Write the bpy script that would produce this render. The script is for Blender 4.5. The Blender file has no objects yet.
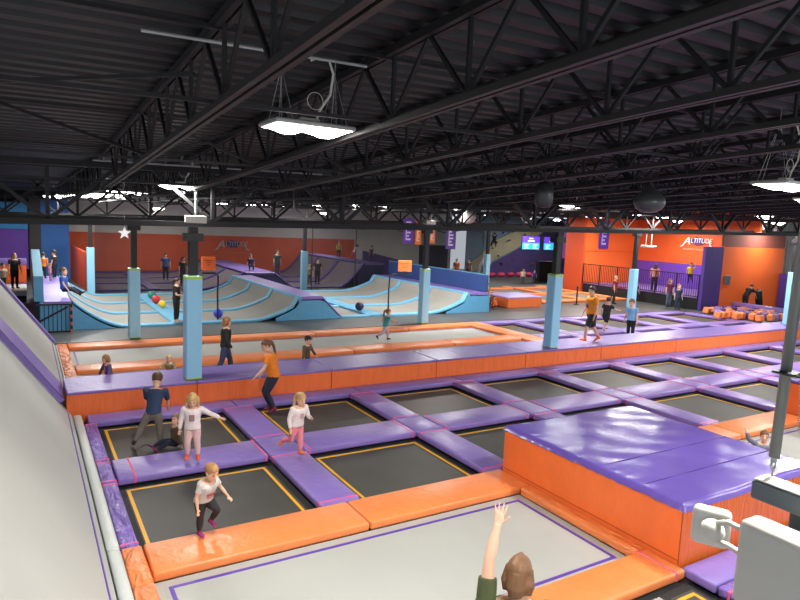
import bpy, bmesh, math, random
from mathutils import Vector, Matrix
random.seed(7)
scene = bpy.context.scene
COL = scene.collection
PI = math.pi
ORD = ['first','second','third','fourth','fifth','sixth','seventh','eighth','ninth','tenth','eleventh','twelfth']

# ------------------------------------------------------------------ helpers
def lin(c):
    c /= 255.0
    return c/12.92 if c <= 0.04045 else ((c+0.055)/1.055)**2.4
def rgb(r, g, b): return (lin(r), lin(g), lin(b), 1.0)

MATS = {}
def mat(name, col, rough=0.5, metal=0.0, emit=None, bump=0.0, bscale=8.0, bdist=.05, vary=0.0, vscale=3.0, spec=0.5, alpha=1.0, coat=0.0, stretch=(1,1,1)):
    if name in MATS: return MATS[name]
    m = bpy.data.materials.new(name); m.use_nodes = True
    nt = m.node_tree; b = nt.nodes['Principled BSDF']
    b.inputs['Base Color'].default_value = col
    b.inputs['Roughness'].default_value = rough
    b.inputs['Metallic'].default_value = metal
    b.inputs['Specular IOR Level'].default_value = spec
    if coat: b.inputs['Coat Weight'].default_value = coat; b.inputs['Coat Roughness'].default_value = 0.2
    if alpha < 1: b.inputs['Alpha'].default_value = alpha
    if emit:
        b.inputs['Emission Color'].default_value = emit[0]; b.inputs['Emission Strength'].default_value = emit[1]
    if bump or vary:
        tc = nt.nodes.new('ShaderNodeTexCoord')
        mp = nt.nodes.new('ShaderNodeMapping'); mp.inputs['Scale'].default_value = stretch
        nt.links.new(tc.outputs['Object'], mp.inputs['Vector'])
    if vary:
        n = nt.nodes.new('ShaderNodeTexNoise'); n.inputs['Scale'].default_value = vscale; n.inputs['Detail'].default_value = 4
        nt.links.new(mp.outputs['Vector'], n.inputs['Vector'])
        r = nt.nodes.new('ShaderNodeMapRange'); r.inputs['From Min'].default_value = .3; r.inputs['From Max'].default_value = .7
        r.inputs['To Min'].default_value = 1-vary; r.inputs['To Max'].default_value = 1+vary*.6
        nt.links.new(n.outputs['Fac'], r.inputs['Value'])
        mx = nt.nodes.new('ShaderNodeMix'); mx.data_type = 'RGBA'; mx.blend_type = 'MULTIPLY'; mx.inputs['Factor'].default_value = 1
        mx.inputs['A'].default_value = col
        nt.links.new(r.outputs['Result'], mx.inputs['B']); nt.links.new(mx.outputs['Result'], b.inputs['Base Color'])
    if bump:
        n2 = nt.nodes.new('ShaderNodeTexNoise'); n2.inputs['Scale'].default_value = bscale; n2.inputs['Detail'].default_value = 3
        n2.inputs['Distortion'].default_value = .6
        nt.links.new(mp.outputs['Vector'], n2.inputs['Vector'])
        bp = nt.nodes.new('ShaderNodeBump'); bp.inputs['Strength'].default_value = bump; bp.inputs['Distance'].default_value = bdist
        nt.links.new(n2.outputs['Fac'], bp.inputs['Height']); nt.links.new(bp.outputs['Normal'], b.inputs['Normal'])
    MATS[name] = m
    return m

def set_props(o, label=None, cat=None, group=None, kind=None):
    if label: o['label'] = label
    if cat: o['category'] = cat
    if group: o['group'] = group
    if kind: o['kind'] = kind
    return o

class MB:
    """collects shapes into ONE mesh"""
    def __init__(s): s.v = []; s.f = []; s.mi = []; s.cur = 0
    def add(s, vs, fs):
        b = len(s.v); s.v += [tuple(v) for v in vs]
        for f in fs: s.f.append(tuple(b+i for i in f)); s.mi.append(s.cur)
        return s
    def hexa(s, p):  # 8 points: bottom 4 ccw, top 4 ccw
        return s.add(p, [(3,2,1,0),(4,5,6,7),(0,1,5,4),(1,2,6,5),(2,3,7,6),(3,0,4,7)])
    def box(s, x0, x1, y0, y1, z0, z1):
        return s.hexa([(x0,y0,z0),(x1,y0,z0),(x1,y1,z0),(x0,y1,z0),(x0,y0,z1),(x1,y0,z1),(x1,y1,z1),(x0,y1,z1)])
    def rbox(s, x0, x1, y0, y1, z0, z1, r=.03, seg=2):
        bm = bmesh.new(); bmesh.ops.create_cube(bm, size=1)
        for v in bm.verts:
            v.co = Vector(((x0+x1)/2+v.co.x*(x1-x0), (y0+y1)/2+v.co.y*(y1-y0), (z0+z1)/2+v.co.z*(z1-z0)))
        r = min(r, .45*min(x1-x0, y1-y0, z1-z0))
        bmesh.ops.bevel(bm, geom=bm.edges[:], offset=r, segments=seg, profile=.5, affect='EDGES')
        bm.verts.index_update()
        s.add([v.co[:] for v in bm.verts], [[v.index for v in f.verts] for f in bm.faces]); bm.free(); return s
    def bar(s, a, b, w, h=None, up=(0,0,1)):
        """rectangular bar from a to b, w wide, h tall"""
        a = Vector(a); b = Vector(b); h = h or w; d = (b-a).normalized(); up = Vector(up)
        if abs(d.dot(up)) > .98: up = Vector((1,0,0))
        x = d.cross(up).normalized(); y = x.cross(d).normalized()
        q = [x*(-w/2)+y*(-h/2), x*(w/2)+y*(-h/2), x*(w/2)+y*(h/2), x*(-w/2)+y*(h/2)]
        return s.hexa([a+k for k in q]+[b+k for k in q]) if False else s.add([a+k for k in q]+[b+k for k in q], [(0,1,2,3),(7,6,5,4),(1,0,4,5),(2,1,5,6),(3,2,6,7),(0,3,7,4)])
    def tube(s, pts, r, n=8, cap=True):
        pts = [Vector(p) for p in pts]; rs = r if isinstance(r, (list, tuple)) else [r]*len(pts)
        rings = []; prev = None
        for i, p in enumerate(pts):
            t = (pts[min(i+1, len(pts)-1)]-pts[max(i-1, 0)])
            t = t.normalized() if t.length > 1e-9 else Vector((0,0,1))
            if prev is None:
                ref = Vector((0,0,1)) if abs(t.z) < .9 else Vector((1,0,0)); x = t.cross(ref).normalized()
            else:
                x = (prev - t*prev.dot(t)); x = x.normalized() if x.length > 1e-6 else t.orthogonal().normalized()
            prev = x; y = t.cross(x)
            rings.append([p+(x*math.cos(2*PI*k/n)+y*math.sin(2*PI*k/n))*rs[i] for k in range(n)])
        return s.loft(rings, cap)
    def loft(s, rings, cap=True):
        n = len(rings[0]); vs = [v for R in rings for v in R]; fs = []
        for i in range(len(rings)-1):
            for k in range(n):
                k2 = (k+1) % n; fs.append((i*n+k, i*n+k2, (i+1)*n+k2, (i+1)*n+k))
        if cap: fs.append(tuple(reversed(range(n)))); fs.append(tuple((len(rings)-1)*n+k for k in range(n)))
        return s.add(vs, fs)
    def ball(s, c, r, nu=12, nv=8, axes=None):
        c = Vector(c); r = r if isinstance(r, (tuple, list)) else (r, r, r)
        ax = axes or (Vector((1,0,0)), Vector((0,1,0)), Vector((0,0,1)))
        rings = []
        for i in range(nv+1):
            t = PI*(i+.02)/(nv+.04)
            rings.append([c+ax[0]*(r[0]*math.sin(t)*math.cos(2*PI*k/nu))+ax[1]*(r[1]*math.sin(t)*math.sin(2*PI*k/nu))-ax[2]*(r[2]*math.cos(t)) for k in range(nu)])
        return s.loft(rings)
    def lathe(s, c, prof, n=16):
        c = Vector(c)
        return s.loft([[c+Vector((r*math.cos(2*PI*k/n), r*math.sin(2*PI*k/n), z)) for k in range(n)] for r, z in prof])
    def prism(s, poly, axis, a, b):
        """poly: 2D points; axis 'x','y','z' = extrusion axis from a to b"""
        def P(u, v, t): return {'x':(t,u,v), 'y':(u,t,v), 'z':(u,v,t)}[axis]
        n = len(poly); vs = [P(u,v,a) for u,v in poly]+[P(u,v,b) for u,v in poly]
        fs = [tuple(range(n)), tuple(reversed(range(n, 2*n)))]+[((i+1)%n, i, n+i, n+(i+1)%n) for i in range(n)]
        return s.add(vs, fs)
    def sheet(s, fn, nu, nv):
        vs = [fn(i/nu, j/nv) for i in range(nu+1) for j in range(nv+1)]
        fs = [(i*(nv+1)+j, (i+1)*(nv+1)+j, (i+1)*(nv+1)+j+1, i*(nv+1)+j+1) for i in range(nu) for j in range(nv)]
        return s.add(vs, fs)
    def mesh(s, name, smooth=False):
        me = bpy.data.meshes.new(name); me.from_pydata(s.v, [], s.f); me.update()
        bm = bmesh.new(); bm.from_mesh(me); bmesh.ops.recalc_face_normals(bm, faces=bm.faces[:]); bm.to_mesh(me); bm.free()
        if smooth:
            for p in me.polygons: p.use_smooth = True
        return me
    def build(s, name, m, parent=None, smooth=False, **kw):
        me = s.mesh(name, smooth)
        ms = m if isinstance(m, (list, tuple)) else [m]
        for x in ms: me.materials.append(x)
        if len(ms) > 1:
            for p, i in zip(me.polygons, s.mi): p.material_index = i
        o = bpy.data.objects.new(name, me); COL.objects.link(o)
        if parent: o.parent = parent; o.matrix_parent_inverse = parent.matrix_world.inverted()
        set_props(o, kw.get('label'), kw.get('cat'), kw.get('group'), kw.get('kind'))
        return o

def empty(name, loc, label=None, cat=None, group=None, rz=0):
    o = bpy.data.objects.new(name, None); o.empty_display_size = .2
    o.location = loc; o.rotation_euler = (0,0,rz)
    o.matrix_world = Matrix.Translation(loc) @ Matrix.Rotation(rz, 4, 'Z')
    COL.objects.link(o)
    return set_props(o, label, cat, group)

def text_mesh(name, body, size, M, m, parent=None, shear=0.0, extrude=.004, kw=None):
    cu = bpy.data.curves.new(name+'_curve', 'FONT'); cu.body = body; cu.size = size; cu.extrude = extrude; cu.shear = shear
    cu.align_x = 'CENTER'; cu.align_y = 'CENTER'
    t = bpy.data.objects.new(name+'_tmp', cu); COL.objects.link(t)
    dg = bpy.context.evaluated_depsgraph_get()
    me = bpy.data.meshes.new_from_object(t.evaluated_get(dg)); bpy.data.objects.remove(t); me.name = name
    me.transform(M); me.materials.clear(); me.materials.append(m)
    o = bpy.data.objects.new(name, me); COL.objects.link(o)
    if parent: o.parent = parent; o.matrix_parent_inverse = parent.matrix_world.inverted()
    return o

# ------------------------------------------------------------------ camera (solved from the picture's perspective)
H = 4.288
r_ = Vector((0.8560, -0.5150, 0.0440)); u_ = Vector((0.0240, 0.1250, 0.9920)); f_ = Vector((0.5160, 0.8480, -0.1200))
f_.normalize(); r_ = (r_ - f_*r_.dot(f_)).normalized(); u_ = r_.cross(f_)
cd = bpy.data.cameras.new('camera'); cam = bpy.data.objects.new('camera', cd); COL.objects.link(cam)
cd.sensor_width = 36; cd.sensor_fit = 'HORIZONTAL'; cd.lens = 623.646/800*36; cd.clip_start = .05; cd.clip_end = 300
M = Matrix((( r_.x, u_.x, -f_.x, 0), (r_.y, u_.y, -f_.y, 0), (r_.z, u_.z, -f_.z, H), (0,0,0,1)))
cam.matrix_world = M
scene.camera = cam
scene.view_settings.view_transform = 'Standard'
scene.view_settings.look = 'None'
scene.view_settings.exposure = 0.35
scene.cycles.use_denoising = True
scene.cycles.max_bounces = 6; scene.cycles.diffuse_bounces = 3; scene.cycles.glossy_bounces = 2
scene.cycles.transparent_max_bounces = 12
scene.cycles.sample_clamp_indirect = 6.0
w = bpy.data.worlds.new('world'); scene.world = w; w.use_nodes = True
w.node_tree.nodes['Background'].inputs[0].default_value = (.85, .9, 1, 1)
w.node_tree.nodes['Background'].inputs[1].default_value = 0.8

# ------------------------------------------------------------------ materials
PURPLE = mat('purple_vinyl', rgb(136, 114, 188), .36, bump=.28, bscale=5, vary=.08, vscale=1.2)
PURPLE_WR = mat('purple_vinyl_wrinkled', rgb(132, 108, 190), .3, bump=1.0, bscale=6, bdist=.16, vary=.12, stretch=(1,.3,1))
PURPLE_GL = mat('purple_vinyl_glossy', rgb(100, 80, 164), .24, bump=.35, bscale=2.2, bdist=.04, vary=.12, vscale=.8, coat=.25)
PURPLE_DK = mat('purple_vinyl_dark', rgb(72, 48, 128), .45, bump=.2, bscale=5)
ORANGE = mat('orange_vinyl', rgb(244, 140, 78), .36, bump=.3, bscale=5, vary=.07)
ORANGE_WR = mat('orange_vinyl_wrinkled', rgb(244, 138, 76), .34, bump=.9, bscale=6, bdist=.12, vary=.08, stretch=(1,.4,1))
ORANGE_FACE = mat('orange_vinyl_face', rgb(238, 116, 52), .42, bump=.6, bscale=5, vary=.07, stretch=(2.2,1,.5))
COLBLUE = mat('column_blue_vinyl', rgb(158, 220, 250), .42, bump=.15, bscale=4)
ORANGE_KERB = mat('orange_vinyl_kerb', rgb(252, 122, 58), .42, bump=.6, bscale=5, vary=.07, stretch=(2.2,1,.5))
BLUE = mat('light_blue_vinyl', rgb(104, 172, 208), .42, bump=.2, bscale=5, vary=.05)
BLUE_MID = mat('mid_blue_vinyl', rgb(92, 164, 206), .4, bump=.25, bscale=5)
NAVY = mat('navy_vinyl', rgb(48, 74, 130), .4, bump=.35, bscale=3, vary=.08)
PINK = mat('pink_strap', rgb(238, 92, 140), .5)
LIME = mat('lime_band', rgb(186, 226, 66), .5)
BED_BLACK = mat('black_jump_mesh', rgb(74, 73, 68), .5, vary=.16, vscale=1.1, spec=.35)
BED_EDGE = mat('black_edge_mesh', rgb(26, 26, 26), .7)
BED_GREY = mat('grey_jump_mesh', rgb(176, 177, 171), .6, vary=.05, vscale=.8)
RAMP_BED = mat('ramp_jump_mesh', rgb(146, 143, 136), .6, vary=.06, vscale=.8)
GREY_PAD = mat('pale_grey_vinyl', rgb(206, 212, 208), .4, bump=.2, bscale=4)
YELLOW = mat('yellow_webbing', rgb(240, 176, 30), .5)
VIOLET_LINE = mat('purple_webbing', rgb(92, 60, 165), .5)
STEEL_WEB = mat('black_joist_web', rgb(18, 18, 20), .55, spec=.4)
STEEL_DK = mat('black_painted_steel', rgb(23, 22, 24), .55, spec=.4)
STEEL_JOIST = mat('dark_grey_painted_joist', rgb(30, 28, 28), .5, spec=.45, vary=.1)
DECK = mat('black_corrugated_deck', rgb(15, 15, 18), .45, spec=.45)
BLACK = mat('matt_black', rgb(22, 22, 24), .6)
POST_BLACK = mat('black_post_paint', rgb(28, 28, 30), .5)
WHITE_PLASTIC = mat('white_plastic', rgb(222, 218, 205), .4)
GREY_METAL = mat('grey_metal', rgb(120, 122, 120), .35, metal=.7)
GALV = mat('galvanised', rgb(176, 178, 176), .4, metal=.5)
LED = mat('led_diffuser', (1,1,1,1), .5, emit=((1, .98, .93, 1), 14.0))
FLOOR_DK = mat('dark_rubber_floor', rgb(80, 82, 82), .42, vary=.2, vscale=.7, bump=.05, bscale=20)
WALL_WHITE = mat('pale_block_wall', rgb(224, 221, 212), .8, vary=.06, vscale=1)
WALL_ORANGE = mat('orange_wall_pad', rgb(222, 92, 50), .6, vary=.1, vscale=.8)
WALL_ORANGE_BR = mat('bright_orange_wall', rgb(240, 100, 40), .6, vary=.05, vscale=.6)
# ------------------------------------------------------------------ the setting
def struct(name, mb, m, parent=None, smooth=False):
    return mb.build(name, m, parent, smooth, kind='structure')

struct('floor', MB().box(-6, 60, -2, 22.55, -.4, -.2), FLOOR_DK)
struct('floor_rear', MB().box(-8, 60, 22.56, 52, -.4, 0), FLOOR_DK)

struct('floor_side', MB().box(33.15, 60, 10, 22.55, -.19, 0), FLOOR_DK)
def deckz(x, y):
    return H+1.96+.02*x-(.052*y if y < 14.6 else .759+.004*(y-14.6))
# corrugated roof deck: ribs run along X
mb = MB(); prof = []
y = -4.0
while y < 52.5:
    prof += [(y, 0), (y+.13, 0), (y+.16, .075), (y+.27, .075)]; y += .30
XS = (-9, 62)
vs = []; fs = []
for (yy, dz) in prof:
    for xx in XS: vs.append((xx, yy, deckz(xx, yy)+dz))
for i in range(len(prof)-1): fs.append((2*i, 2*i+1, 2*i+3, 2*i+2))
mb.add(vs, fs); struct('ceiling', mb, DECK)

# back walls
struct('wall_back', MB().box(2.6, 36, 50, 50.3, 0, 6.0), WALL_WHITE)
mbw = MB(); mbw.box(2.6, 25.3, 49.8, 49.97, .02, 2.78)
for k in range(9): mbw.box(2.6+2.52*k, 2.62+2.52*k, 49.78, 49.81, .02, 2.78)
mbw.build('wall_padding', WALL_ORANGE, cat='wall padding', label='long dull orange padding on the pale back wall behind the dark netting')
struct('wall_left', MB().box(-9, 2.55, 46, 46.3, -.0, 6.2), mat('black_wall', rgb(30, 30, 34), .8))
struct('wall_side', MB().box(-9.2, -9, 20, 46, 0, 6.2), mat('black_wall', rgb(30,30,34), .8))
struct('wall_right', MB().box(52, 52.3, 18, 50, 0, 6.6), WALL_WHITE)

# joist girders along X, on the column rows
def girder(Y):
    mb = MB(); zb = lambda x: 4.03+.02*x; zt = lambda x: 5.22+.02*x
    x0, x1 = -8.2, 50.0
    for dy in (-.07, .07):
        mb.bar((x0, Y+dy, zb(x0)), (x1, Y+dy, zb(x1)), .09, .12); mb.bar((x0, Y+dy, zt(x0)), (x1, Y+dy, zt(x1)), .09, .12)
    x = .45-3.3*3; rng = random.Random(int(Y*10))
    while x < x1-2:
        for dx in (-1.3, 0, 1.3):
            if x0 < x+dx < x1 and x > x0: mb.bar((x, Y, zb(x)+.03), (x+dx, Y, zt(x+dx)-.03), .075, .075)
        x += 3.3 if Y < 20 else 2.2
    struct('trim_girder', mb, STEEL_DK)
for Y in (14.6, 22.8, 35.5): girder(Y)

# open-web roof joists along Y
def joist(x, y0, y1, fine):
    mb = MB(); zt = lambda y: deckz(x, y)-.06; zb = lambda y: deckz(x, y)-.75
    a, b = y0+.12, y1-.12
    ya, yb = (a, b-.5) if y0 > 0 else (a, b-.4)
    for dx in (-.04, .04):
        mb.cur = 1; mb.bar((x+dx, a, zt(a)), (x+dx, b, zt(b)), .055, .08); mb.cur = 0; mb.bar((x+dx, ya+.3, zb(ya+.3)), (x+dx, yb, zb(yb)), .05, .06)
    mb.cur = 1
    st = 1.22 if fine else 1.6; y = a+st*.75
    while y+st/2 < b:
        if y < yb: 
            for dy in (-st/2, 0, st/2): mb.bar((x, y, zb(y)+.02), (x, y+dy, zt(y+dy)-.02), .035, .035)
        y += st
    struct('trim_joist', mb, [STEEL_JOIST, STEEL_WEB])
XJ = [1.5+1.66*i for i in range(0, 28)]
for i, x in enumerate(XJ):
    joist(x, .8, 14.6, True)
    if x > -4: joist(x, 14.6, 22.8, x < 20)
    if -4 < x < 46: joist(x, 22.8, 35.5, False)
# bridging rods between the joists
mb = MB()
for Y in (5.6, 9.6, 13.2, 18.7, 27, 31):
    for dz in (-.1, -.72): mb.bar((-8, Y, deckz(-8, Y)+dz), (48, Y, deckz(48, Y)+dz), .035)
for k in range(0, 22):
    x = 1.5+1.66*k
    for (Y) in (9.6, 18.7):
        mb.bar((x, Y, deckz(x, Y)-.72), (x+1.66, Y, deckz(x+1.66, Y)-.1), .035); mb.bar((x, Y, deckz(x, Y)-.1), (x+1.66, Y, deckz(x+1.66, Y)-.72), .035)
mb.bar((-2.2, 6.6, deckz(-2.2, 6.6)-.1), (1.5, 9.4, deckz(1.5, 9.4)-.7), .04); mb.bar((-2.2, 10.2, deckz(-2.2, 10.2)-.1), (1.5, 6.6, deckz(1.5, 6.6)-.25), .04)
struct('trim_bridging', mb, STEEL_WEB)
# electrical conduit under the deck
mb = MB()
def cond(pts, r=.016): mb.tube(pts, r, 6)
cond([(.9, 5.87, deckz(.3, 5.87)-.13), (3.05, 5.87, deckz(3, 5.87)-.13)])
cond([(1.2, 13.6, deckz(1, 13.6)-.3), (6, 13.6, deckz(6, 13.6)-.3)], .018)
cond([(1.5, 16.6, deckz(1, 16.6)-.5), (6.5, 16.6, deckz(6, 16.6)-.5), (6.5, 16.6, deckz(6, 16.6)-1.0)], .016)
struct('trim_conduit', mb, GALV)

# ------------------------------------------------------------------ trampolines and pads on the floor
def strap_ring(x0, x1, y0, y1, z0, z1, e=.006):
    return MB().box(x0-e, x1+e, y0-e, y1+e, z0-e, z1+e)

def pad(name, x0, x1, y0, y1, m, label, group, cat='pad', z1=0.0, z0=-.13, straps=None, r=.034):
    """a soft vinyl cushion; straps: list of ('x'|'y', position)"""
    o = MB().rbox(x0, x1, y0, y1, z0, z1, r, 3).build(name, m, smooth=False, label=label, cat=cat, group=group)
    for p in o.data.polygons: p.use_smooth = True
    for ax, p in (straps or []):
        if ax == 'y': s = MB().rbox(x0-.006, x1+.006, p-.022, p+.022, z0+.004, z1+.007, .03, 3)
        else: s = MB().rbox(p-.022, p+.022, y0-.006, y1+.006, z0+.004, z1+.007, .03, 3)
        s.build('strap', PINK, o)
    return o

def trampoline(x0, x1, y0, y1, label, group, bed=None, edge=None, line=None, z=-.155, inset=.15, lw=.05, il=None):
    bed = bed or BED_BLACK; edge = edge or BED_EDGE; line = line or YELLOW
    o = MB().box(x0-.02, x1+.02, y0-.02, y1+.02, z-.03, z).build('trampoline', edge, label=label, cat='trampoline', group=group)
    g = .1
    MB().box(x0+g, x1-g, y0+g, y1-g, z+.001, z+.006).build('jump_bed', bed, o)
    a, b, c, d = x0+(il or inset), x1-inset, y0+inset, y1-inset
    l = MB(); za, zb = z+.0065, z+.011
    l.box(a, b, c, c+lw, za, zb); l.box(a, b, d-lw, d, za, zb); l.box(a, a+lw, c+lw, d-lw, za, zb); l.box(b-lw, b, c+lw, d-lw, za, zb)
    l.build('boundary_line', line, o)
    return o

GX = [3.78+3.2*k for k in range(9)]; GW = .695
YA, YB, YC, YD, YE = 8.27, 10.54, 11.47, 13.73, 14.33
def wher(k): return ORD[k]
for k in range(9):
    x = GX[k]; e = .012
    far = ['front', 'rear']
    for (ya, yb, rowname) in ((YA, YB, 'front'), (YC, YD, 'rear')):
        if k == 8 and False: continue
        pad('dividing_pad', x+e, x+GW-e, ya+e, yb-e, PURPLE, f'{ORD[k]} purple strip pad from the sloped wall, in the row {"along the orange court edge" if rowname=="front" else "under the orange kerb"}',
            'purple dividing pads between black trampolines', straps=[('y', ya+.09), ('y', yb-.09)])
    pad('junction_pad', x+e, x+GW-e, YB+e, YC-e, PURPLE, f'{ORD[k]} square purple crossing pad from the grey sloped wall, between four black trampolines', 'purple pads at the trampoline crossings')
for c in range(9):
    xa = 1.215 if c == 0 else GX[c-1]+GW; xb = GX[c]; e = .012
    pad('cross_pad', xa+e, xb-e, YB+e, YC-e, PURPLE, f'{ORD[c]} purple cross pad from the grey sloped wall, separating two black trampolines', 'purple cross pads', straps=[('x', xa+.1), ('x', xb-.1)] if c else [('x', xa+.28), ('x', xb-.06)])
    trampoline(xa, xb, YA, YB, f'{ORD[c]} black trampoline from the grey sloped wall, in the row along the orange court edge', 'black trampolines of the row beside the court', il=.12 if c == 0 else None)
    trampoline(xa, xb, YC, YD, f'{ORD[c]} black trampoline from the grey sloped wall, in the row below the orange kerb', 'black trampolines of the row below the kerb', il=.12 if c == 0 else None)
    xl = 1.06 if c == 0 else GX[c-1]+.35; xr = GX[c]+.35
    pad('ledge_pad', xl+.01, xr-.01, YD+.012, YE, PURPLE, f'{ORD[c]} long purple ledge pad from the grey sloped wall, at the orange kerb foot', 'purple ledge pads under the orange kerb')
# edge strip beside the sloped wall
for i, (ya, yb) in enumerate(((8.27, 10.45), (10.47, 11.45), (11.47, 13.70))):
    pad('edge_pad', .985, 1.205, ya, yb, PURPLE_WR, ['wrinkled purple edge pad by the sloped wall, next to the orange court corner', 'short wrinkled purple edge pad by the sloped wall, in line with the cross pads', 'wrinkled purple edge pad by the sloped wall, next to the orange kerb'][i], 'wrinkled purple edge pads', straps=[('y', ya+.06), ('y', yb-.06)])
# orange court edge in front of the black trampolines
FB = [(1.25, 4.2), (4.22, 7.28), (10.7, 13.6), (13.62, 16.4)]
for i, (a, b) in enumerate(FB):
    pad('court_edge_pad', a, b, 7.46, 8.245, ORANGE, ['orange court edge pad nearest the sloped wall, with a running boy on it', 'orange court edge pad ending at the big orange and purple box', 'orange court edge pad starting behind the big purple-topped box', 'orange court edge pad seen behind the hanging grey pole'][i], 'orange court edge pads')
for i, (ya, yb) in enumerate(((7.3, 8.25), (6.2, 7.28), (4.6, 6.18), (2.2, 4.58))):
    pad('edge_pad', .985, 1.235, ya, yb, ORANGE_WR, ['wrinkled orange edge pad at the court corner touching the purple edge pad', 'wrinkled orange edge pad by the sloped wall beside the grey court', 'orange edge pad by the sloped wall along the grey court, past the frame edge', 'orange edge pad by the sloped wall closest to the viewing deck'][i], 'wrinkled orange edge pads')
# grey ball court
trampoline(1.25, 7.03, 5.15, 7.44, 'wide pale grey court trampoline with purple line, beside the big orange box', 'grey court trampolines', BED_GREY, BED_GREY, VIOLET_LINE, z=-.13, inset=.14, lw=.05)
trampoline(1.25, 6.6, 2.2, 4.4, 'pale grey court trampoline under the person in the green shirt', 'grey court trampolines', BED_GREY, BED_GREY, VIOLET_LINE, z=-.13, inset=.14, lw=.05)
trampoline(10.75, 16.4, 5.2, 7.44, 'pale grey court trampoline beyond the big box, with a child on it', 'grey court trampolines', BED_GREY, BED_GREY, VIOLET_LINE, z=-.13, inset=.14, lw=.05)
pad('court_side_pad', 7.045, 7.275, 5.14, 7.44, ORANGE_WR, 'narrow creased orange pad lying along the foot of the big orange box', 'orange pads round the big box')
pad('court_divider_pad', 1.25, 4.3, 4.42, 5.13, ORANGE, 'orange pad dividing the grey court, next to the sloped wall', 'orange court divider pads')
pad('court_divider_pad', 4.32, 7.28, 4.52, 5.13, ORANGE, 'orange pad dividing the grey court, at the box corner behind the green shirt', 'orange court divider pads', straps=[('x', 7.1)])
pad('box_front_pad', 7.3, 10.7, 4.12, 4.6, PURPLE, 'purple pad lying along the orange front of the big box', 'purple pads before the box')
pad('box_front_pad', 7.3, 7.98, 2.2, 4.1, PURPLE_WR, 'creased purple pad with pink strap running out from the big box corner', 'purple pads before the box', straps=[('y', 3.95)])
trampoline(8.0, 10.7, 2.2, 4.1, 'black trampoline in front of the big box, hidden by the grey sensor panel', 'black trampolines before the box')
trampoline(6.64, 7.28, 2.2, 4.45, 'black trampoline corner with yellow line below the big box corner', 'black trampolines before the box')

# the big padded box
t = empty('padded_box', (9.0, 6.4, -.18), 'big orange padded box with shiny purple top beside the grey court', 'padded box')
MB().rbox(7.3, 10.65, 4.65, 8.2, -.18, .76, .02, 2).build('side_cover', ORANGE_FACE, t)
def topcush(u, v):
    x = 7.27+u*3.41; y = 4.62+v*3.61
    edge = min(u, 1-u)*3.4; edge2 = min(v, 1-v)*3.6; e = min(edge, edge2)
    z = .73+.085*min(1, (e/.06))**.5 if e < .06 else .815
    z += .006*math.sin(x*7+math.sin(y*5))*math.sin(y*6.3) + (.01*abs(math.sin(v*46+math.sin(v*17)))*math.exp(-u*14))
    return (x, y, z)
o = MB().sheet(topcush, 90, 110).build('top_cushion', PURPLE_GL, t, smooth=True)
m = MB()
for yy in (5.35, 6.1): m.box(7.4, 10.6, yy-.004, yy+.004, .812, .823)
m.build('seam', PURPLE_DK, t)
m = MB()
m.box(7.296, 7.302, 4.65, 4.66, 0, .74)
m.bar((7.298, 4.66, .05), (7.298, 8.2, .05), .008, .008)
m.build('cover_seam', mat('orange_seam', rgb(150, 62, 20), .6), t)
# second box out to the right, partly cut by the frame
t = empty('padded_box', (18.3, 8.6, -.18), 'orange padded box behind the grey pole, past the far court edge pad', 'padded box')
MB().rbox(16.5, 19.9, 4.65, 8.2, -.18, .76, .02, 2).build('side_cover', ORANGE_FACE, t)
MB().rbox(16.47, 19.93, 4.62, 8.23, .765, .84, .03, 2).build('top_cushion', PURPLE_GL, t)

# raised walkway: blocks with orange faces and purple tops
WX = [.70, 3.37, 6.77, 10.06, 13.45, 16.9, 21.0, 25.4, 29.7, 34.0]
for i in range(9):
    a, b = WX[i]+.006, WX[i+1]-.006
    t = empty('walkway_block', ((a+b)/2, 15, -.18), f'{ORD[i]} raised walkway block from the grey sloped wall, orange face and purple top', 'walkway block', 'raised walkway blocks')
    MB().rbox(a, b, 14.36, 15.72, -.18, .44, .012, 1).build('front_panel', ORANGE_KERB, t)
    o = MB().rbox(a, b, 14.335, 15.74, .442, .5, .02, 3).build('top_cushion', PURPLE, t)
    m = MB(); nn = 2
    for q in range(1, nn+1):
        xx = a+(b-a)*q/(nn+1); m.box(xx-.005, xx+.005, 14.36, 15.72, .498, .503)
    m.build('seam', mat('purple_seam', rgb(150, 132, 200), .5), t)

# second grey court behind the walkway
for i, (a, b) in enumerate(((1.16, 5.3), (5.32, 9.5), (9.52, 13.7), (13.72, 17.95))):
    pad('court_edge_pad', a, b, 21.75, 22.5, ORANGE, f'{ORD[i]} orange pad from the sloped wall, on the long grey court far edge', 'far orange court pads')
for i, (a, b) in enumerate(((1.16, 5.3), (5.32, 9.5), (9.52, 13.7), (13.72, 17.0))):
    pad('court_divider_pad', a, b, 18.45, 19.25, ORANGE, f'{ORD[i]} orange pad from the sloped wall, along the long grey court middle', 'middle orange court pads')
pad('court_side_pad', 17.03, 17.95, 19.27, 21.73, ORANGE, 'orange pad closing the end of the long grey court, away from the walkway', 'end orange court pads')
pad('court_side_pad', 17.03, 17.95, 15.78, 19.25, ORANGE, 'orange pad closing the end of the long grey court, next to the walkway', 'end orange court pads')
for i, (a, b) in enumerate(((15.78, 18.4), (18.42, 20.5), (20.52, 22.5))):
    pad('edge_pad', .86, 1.14, a, b, ORANGE_WR, ['wrinkled orange edge pad behind the raised walkway by the sloped wall', 'wrinkled orange edge pad at the middle of the long grey court', 'wrinkled orange edge pad at the far corner of the long grey court'][i], 'orange edge pads of the long court')
trampoline(1.17, 17.0, 19.27, 21.73, 'long pale grey trampoline of the far court, beyond the middle orange pads', 'grey beds of the long court', BED_GREY, BED_GREY, VIOLET_LINE, z=-.12, inset=.1, lw=.05)
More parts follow.
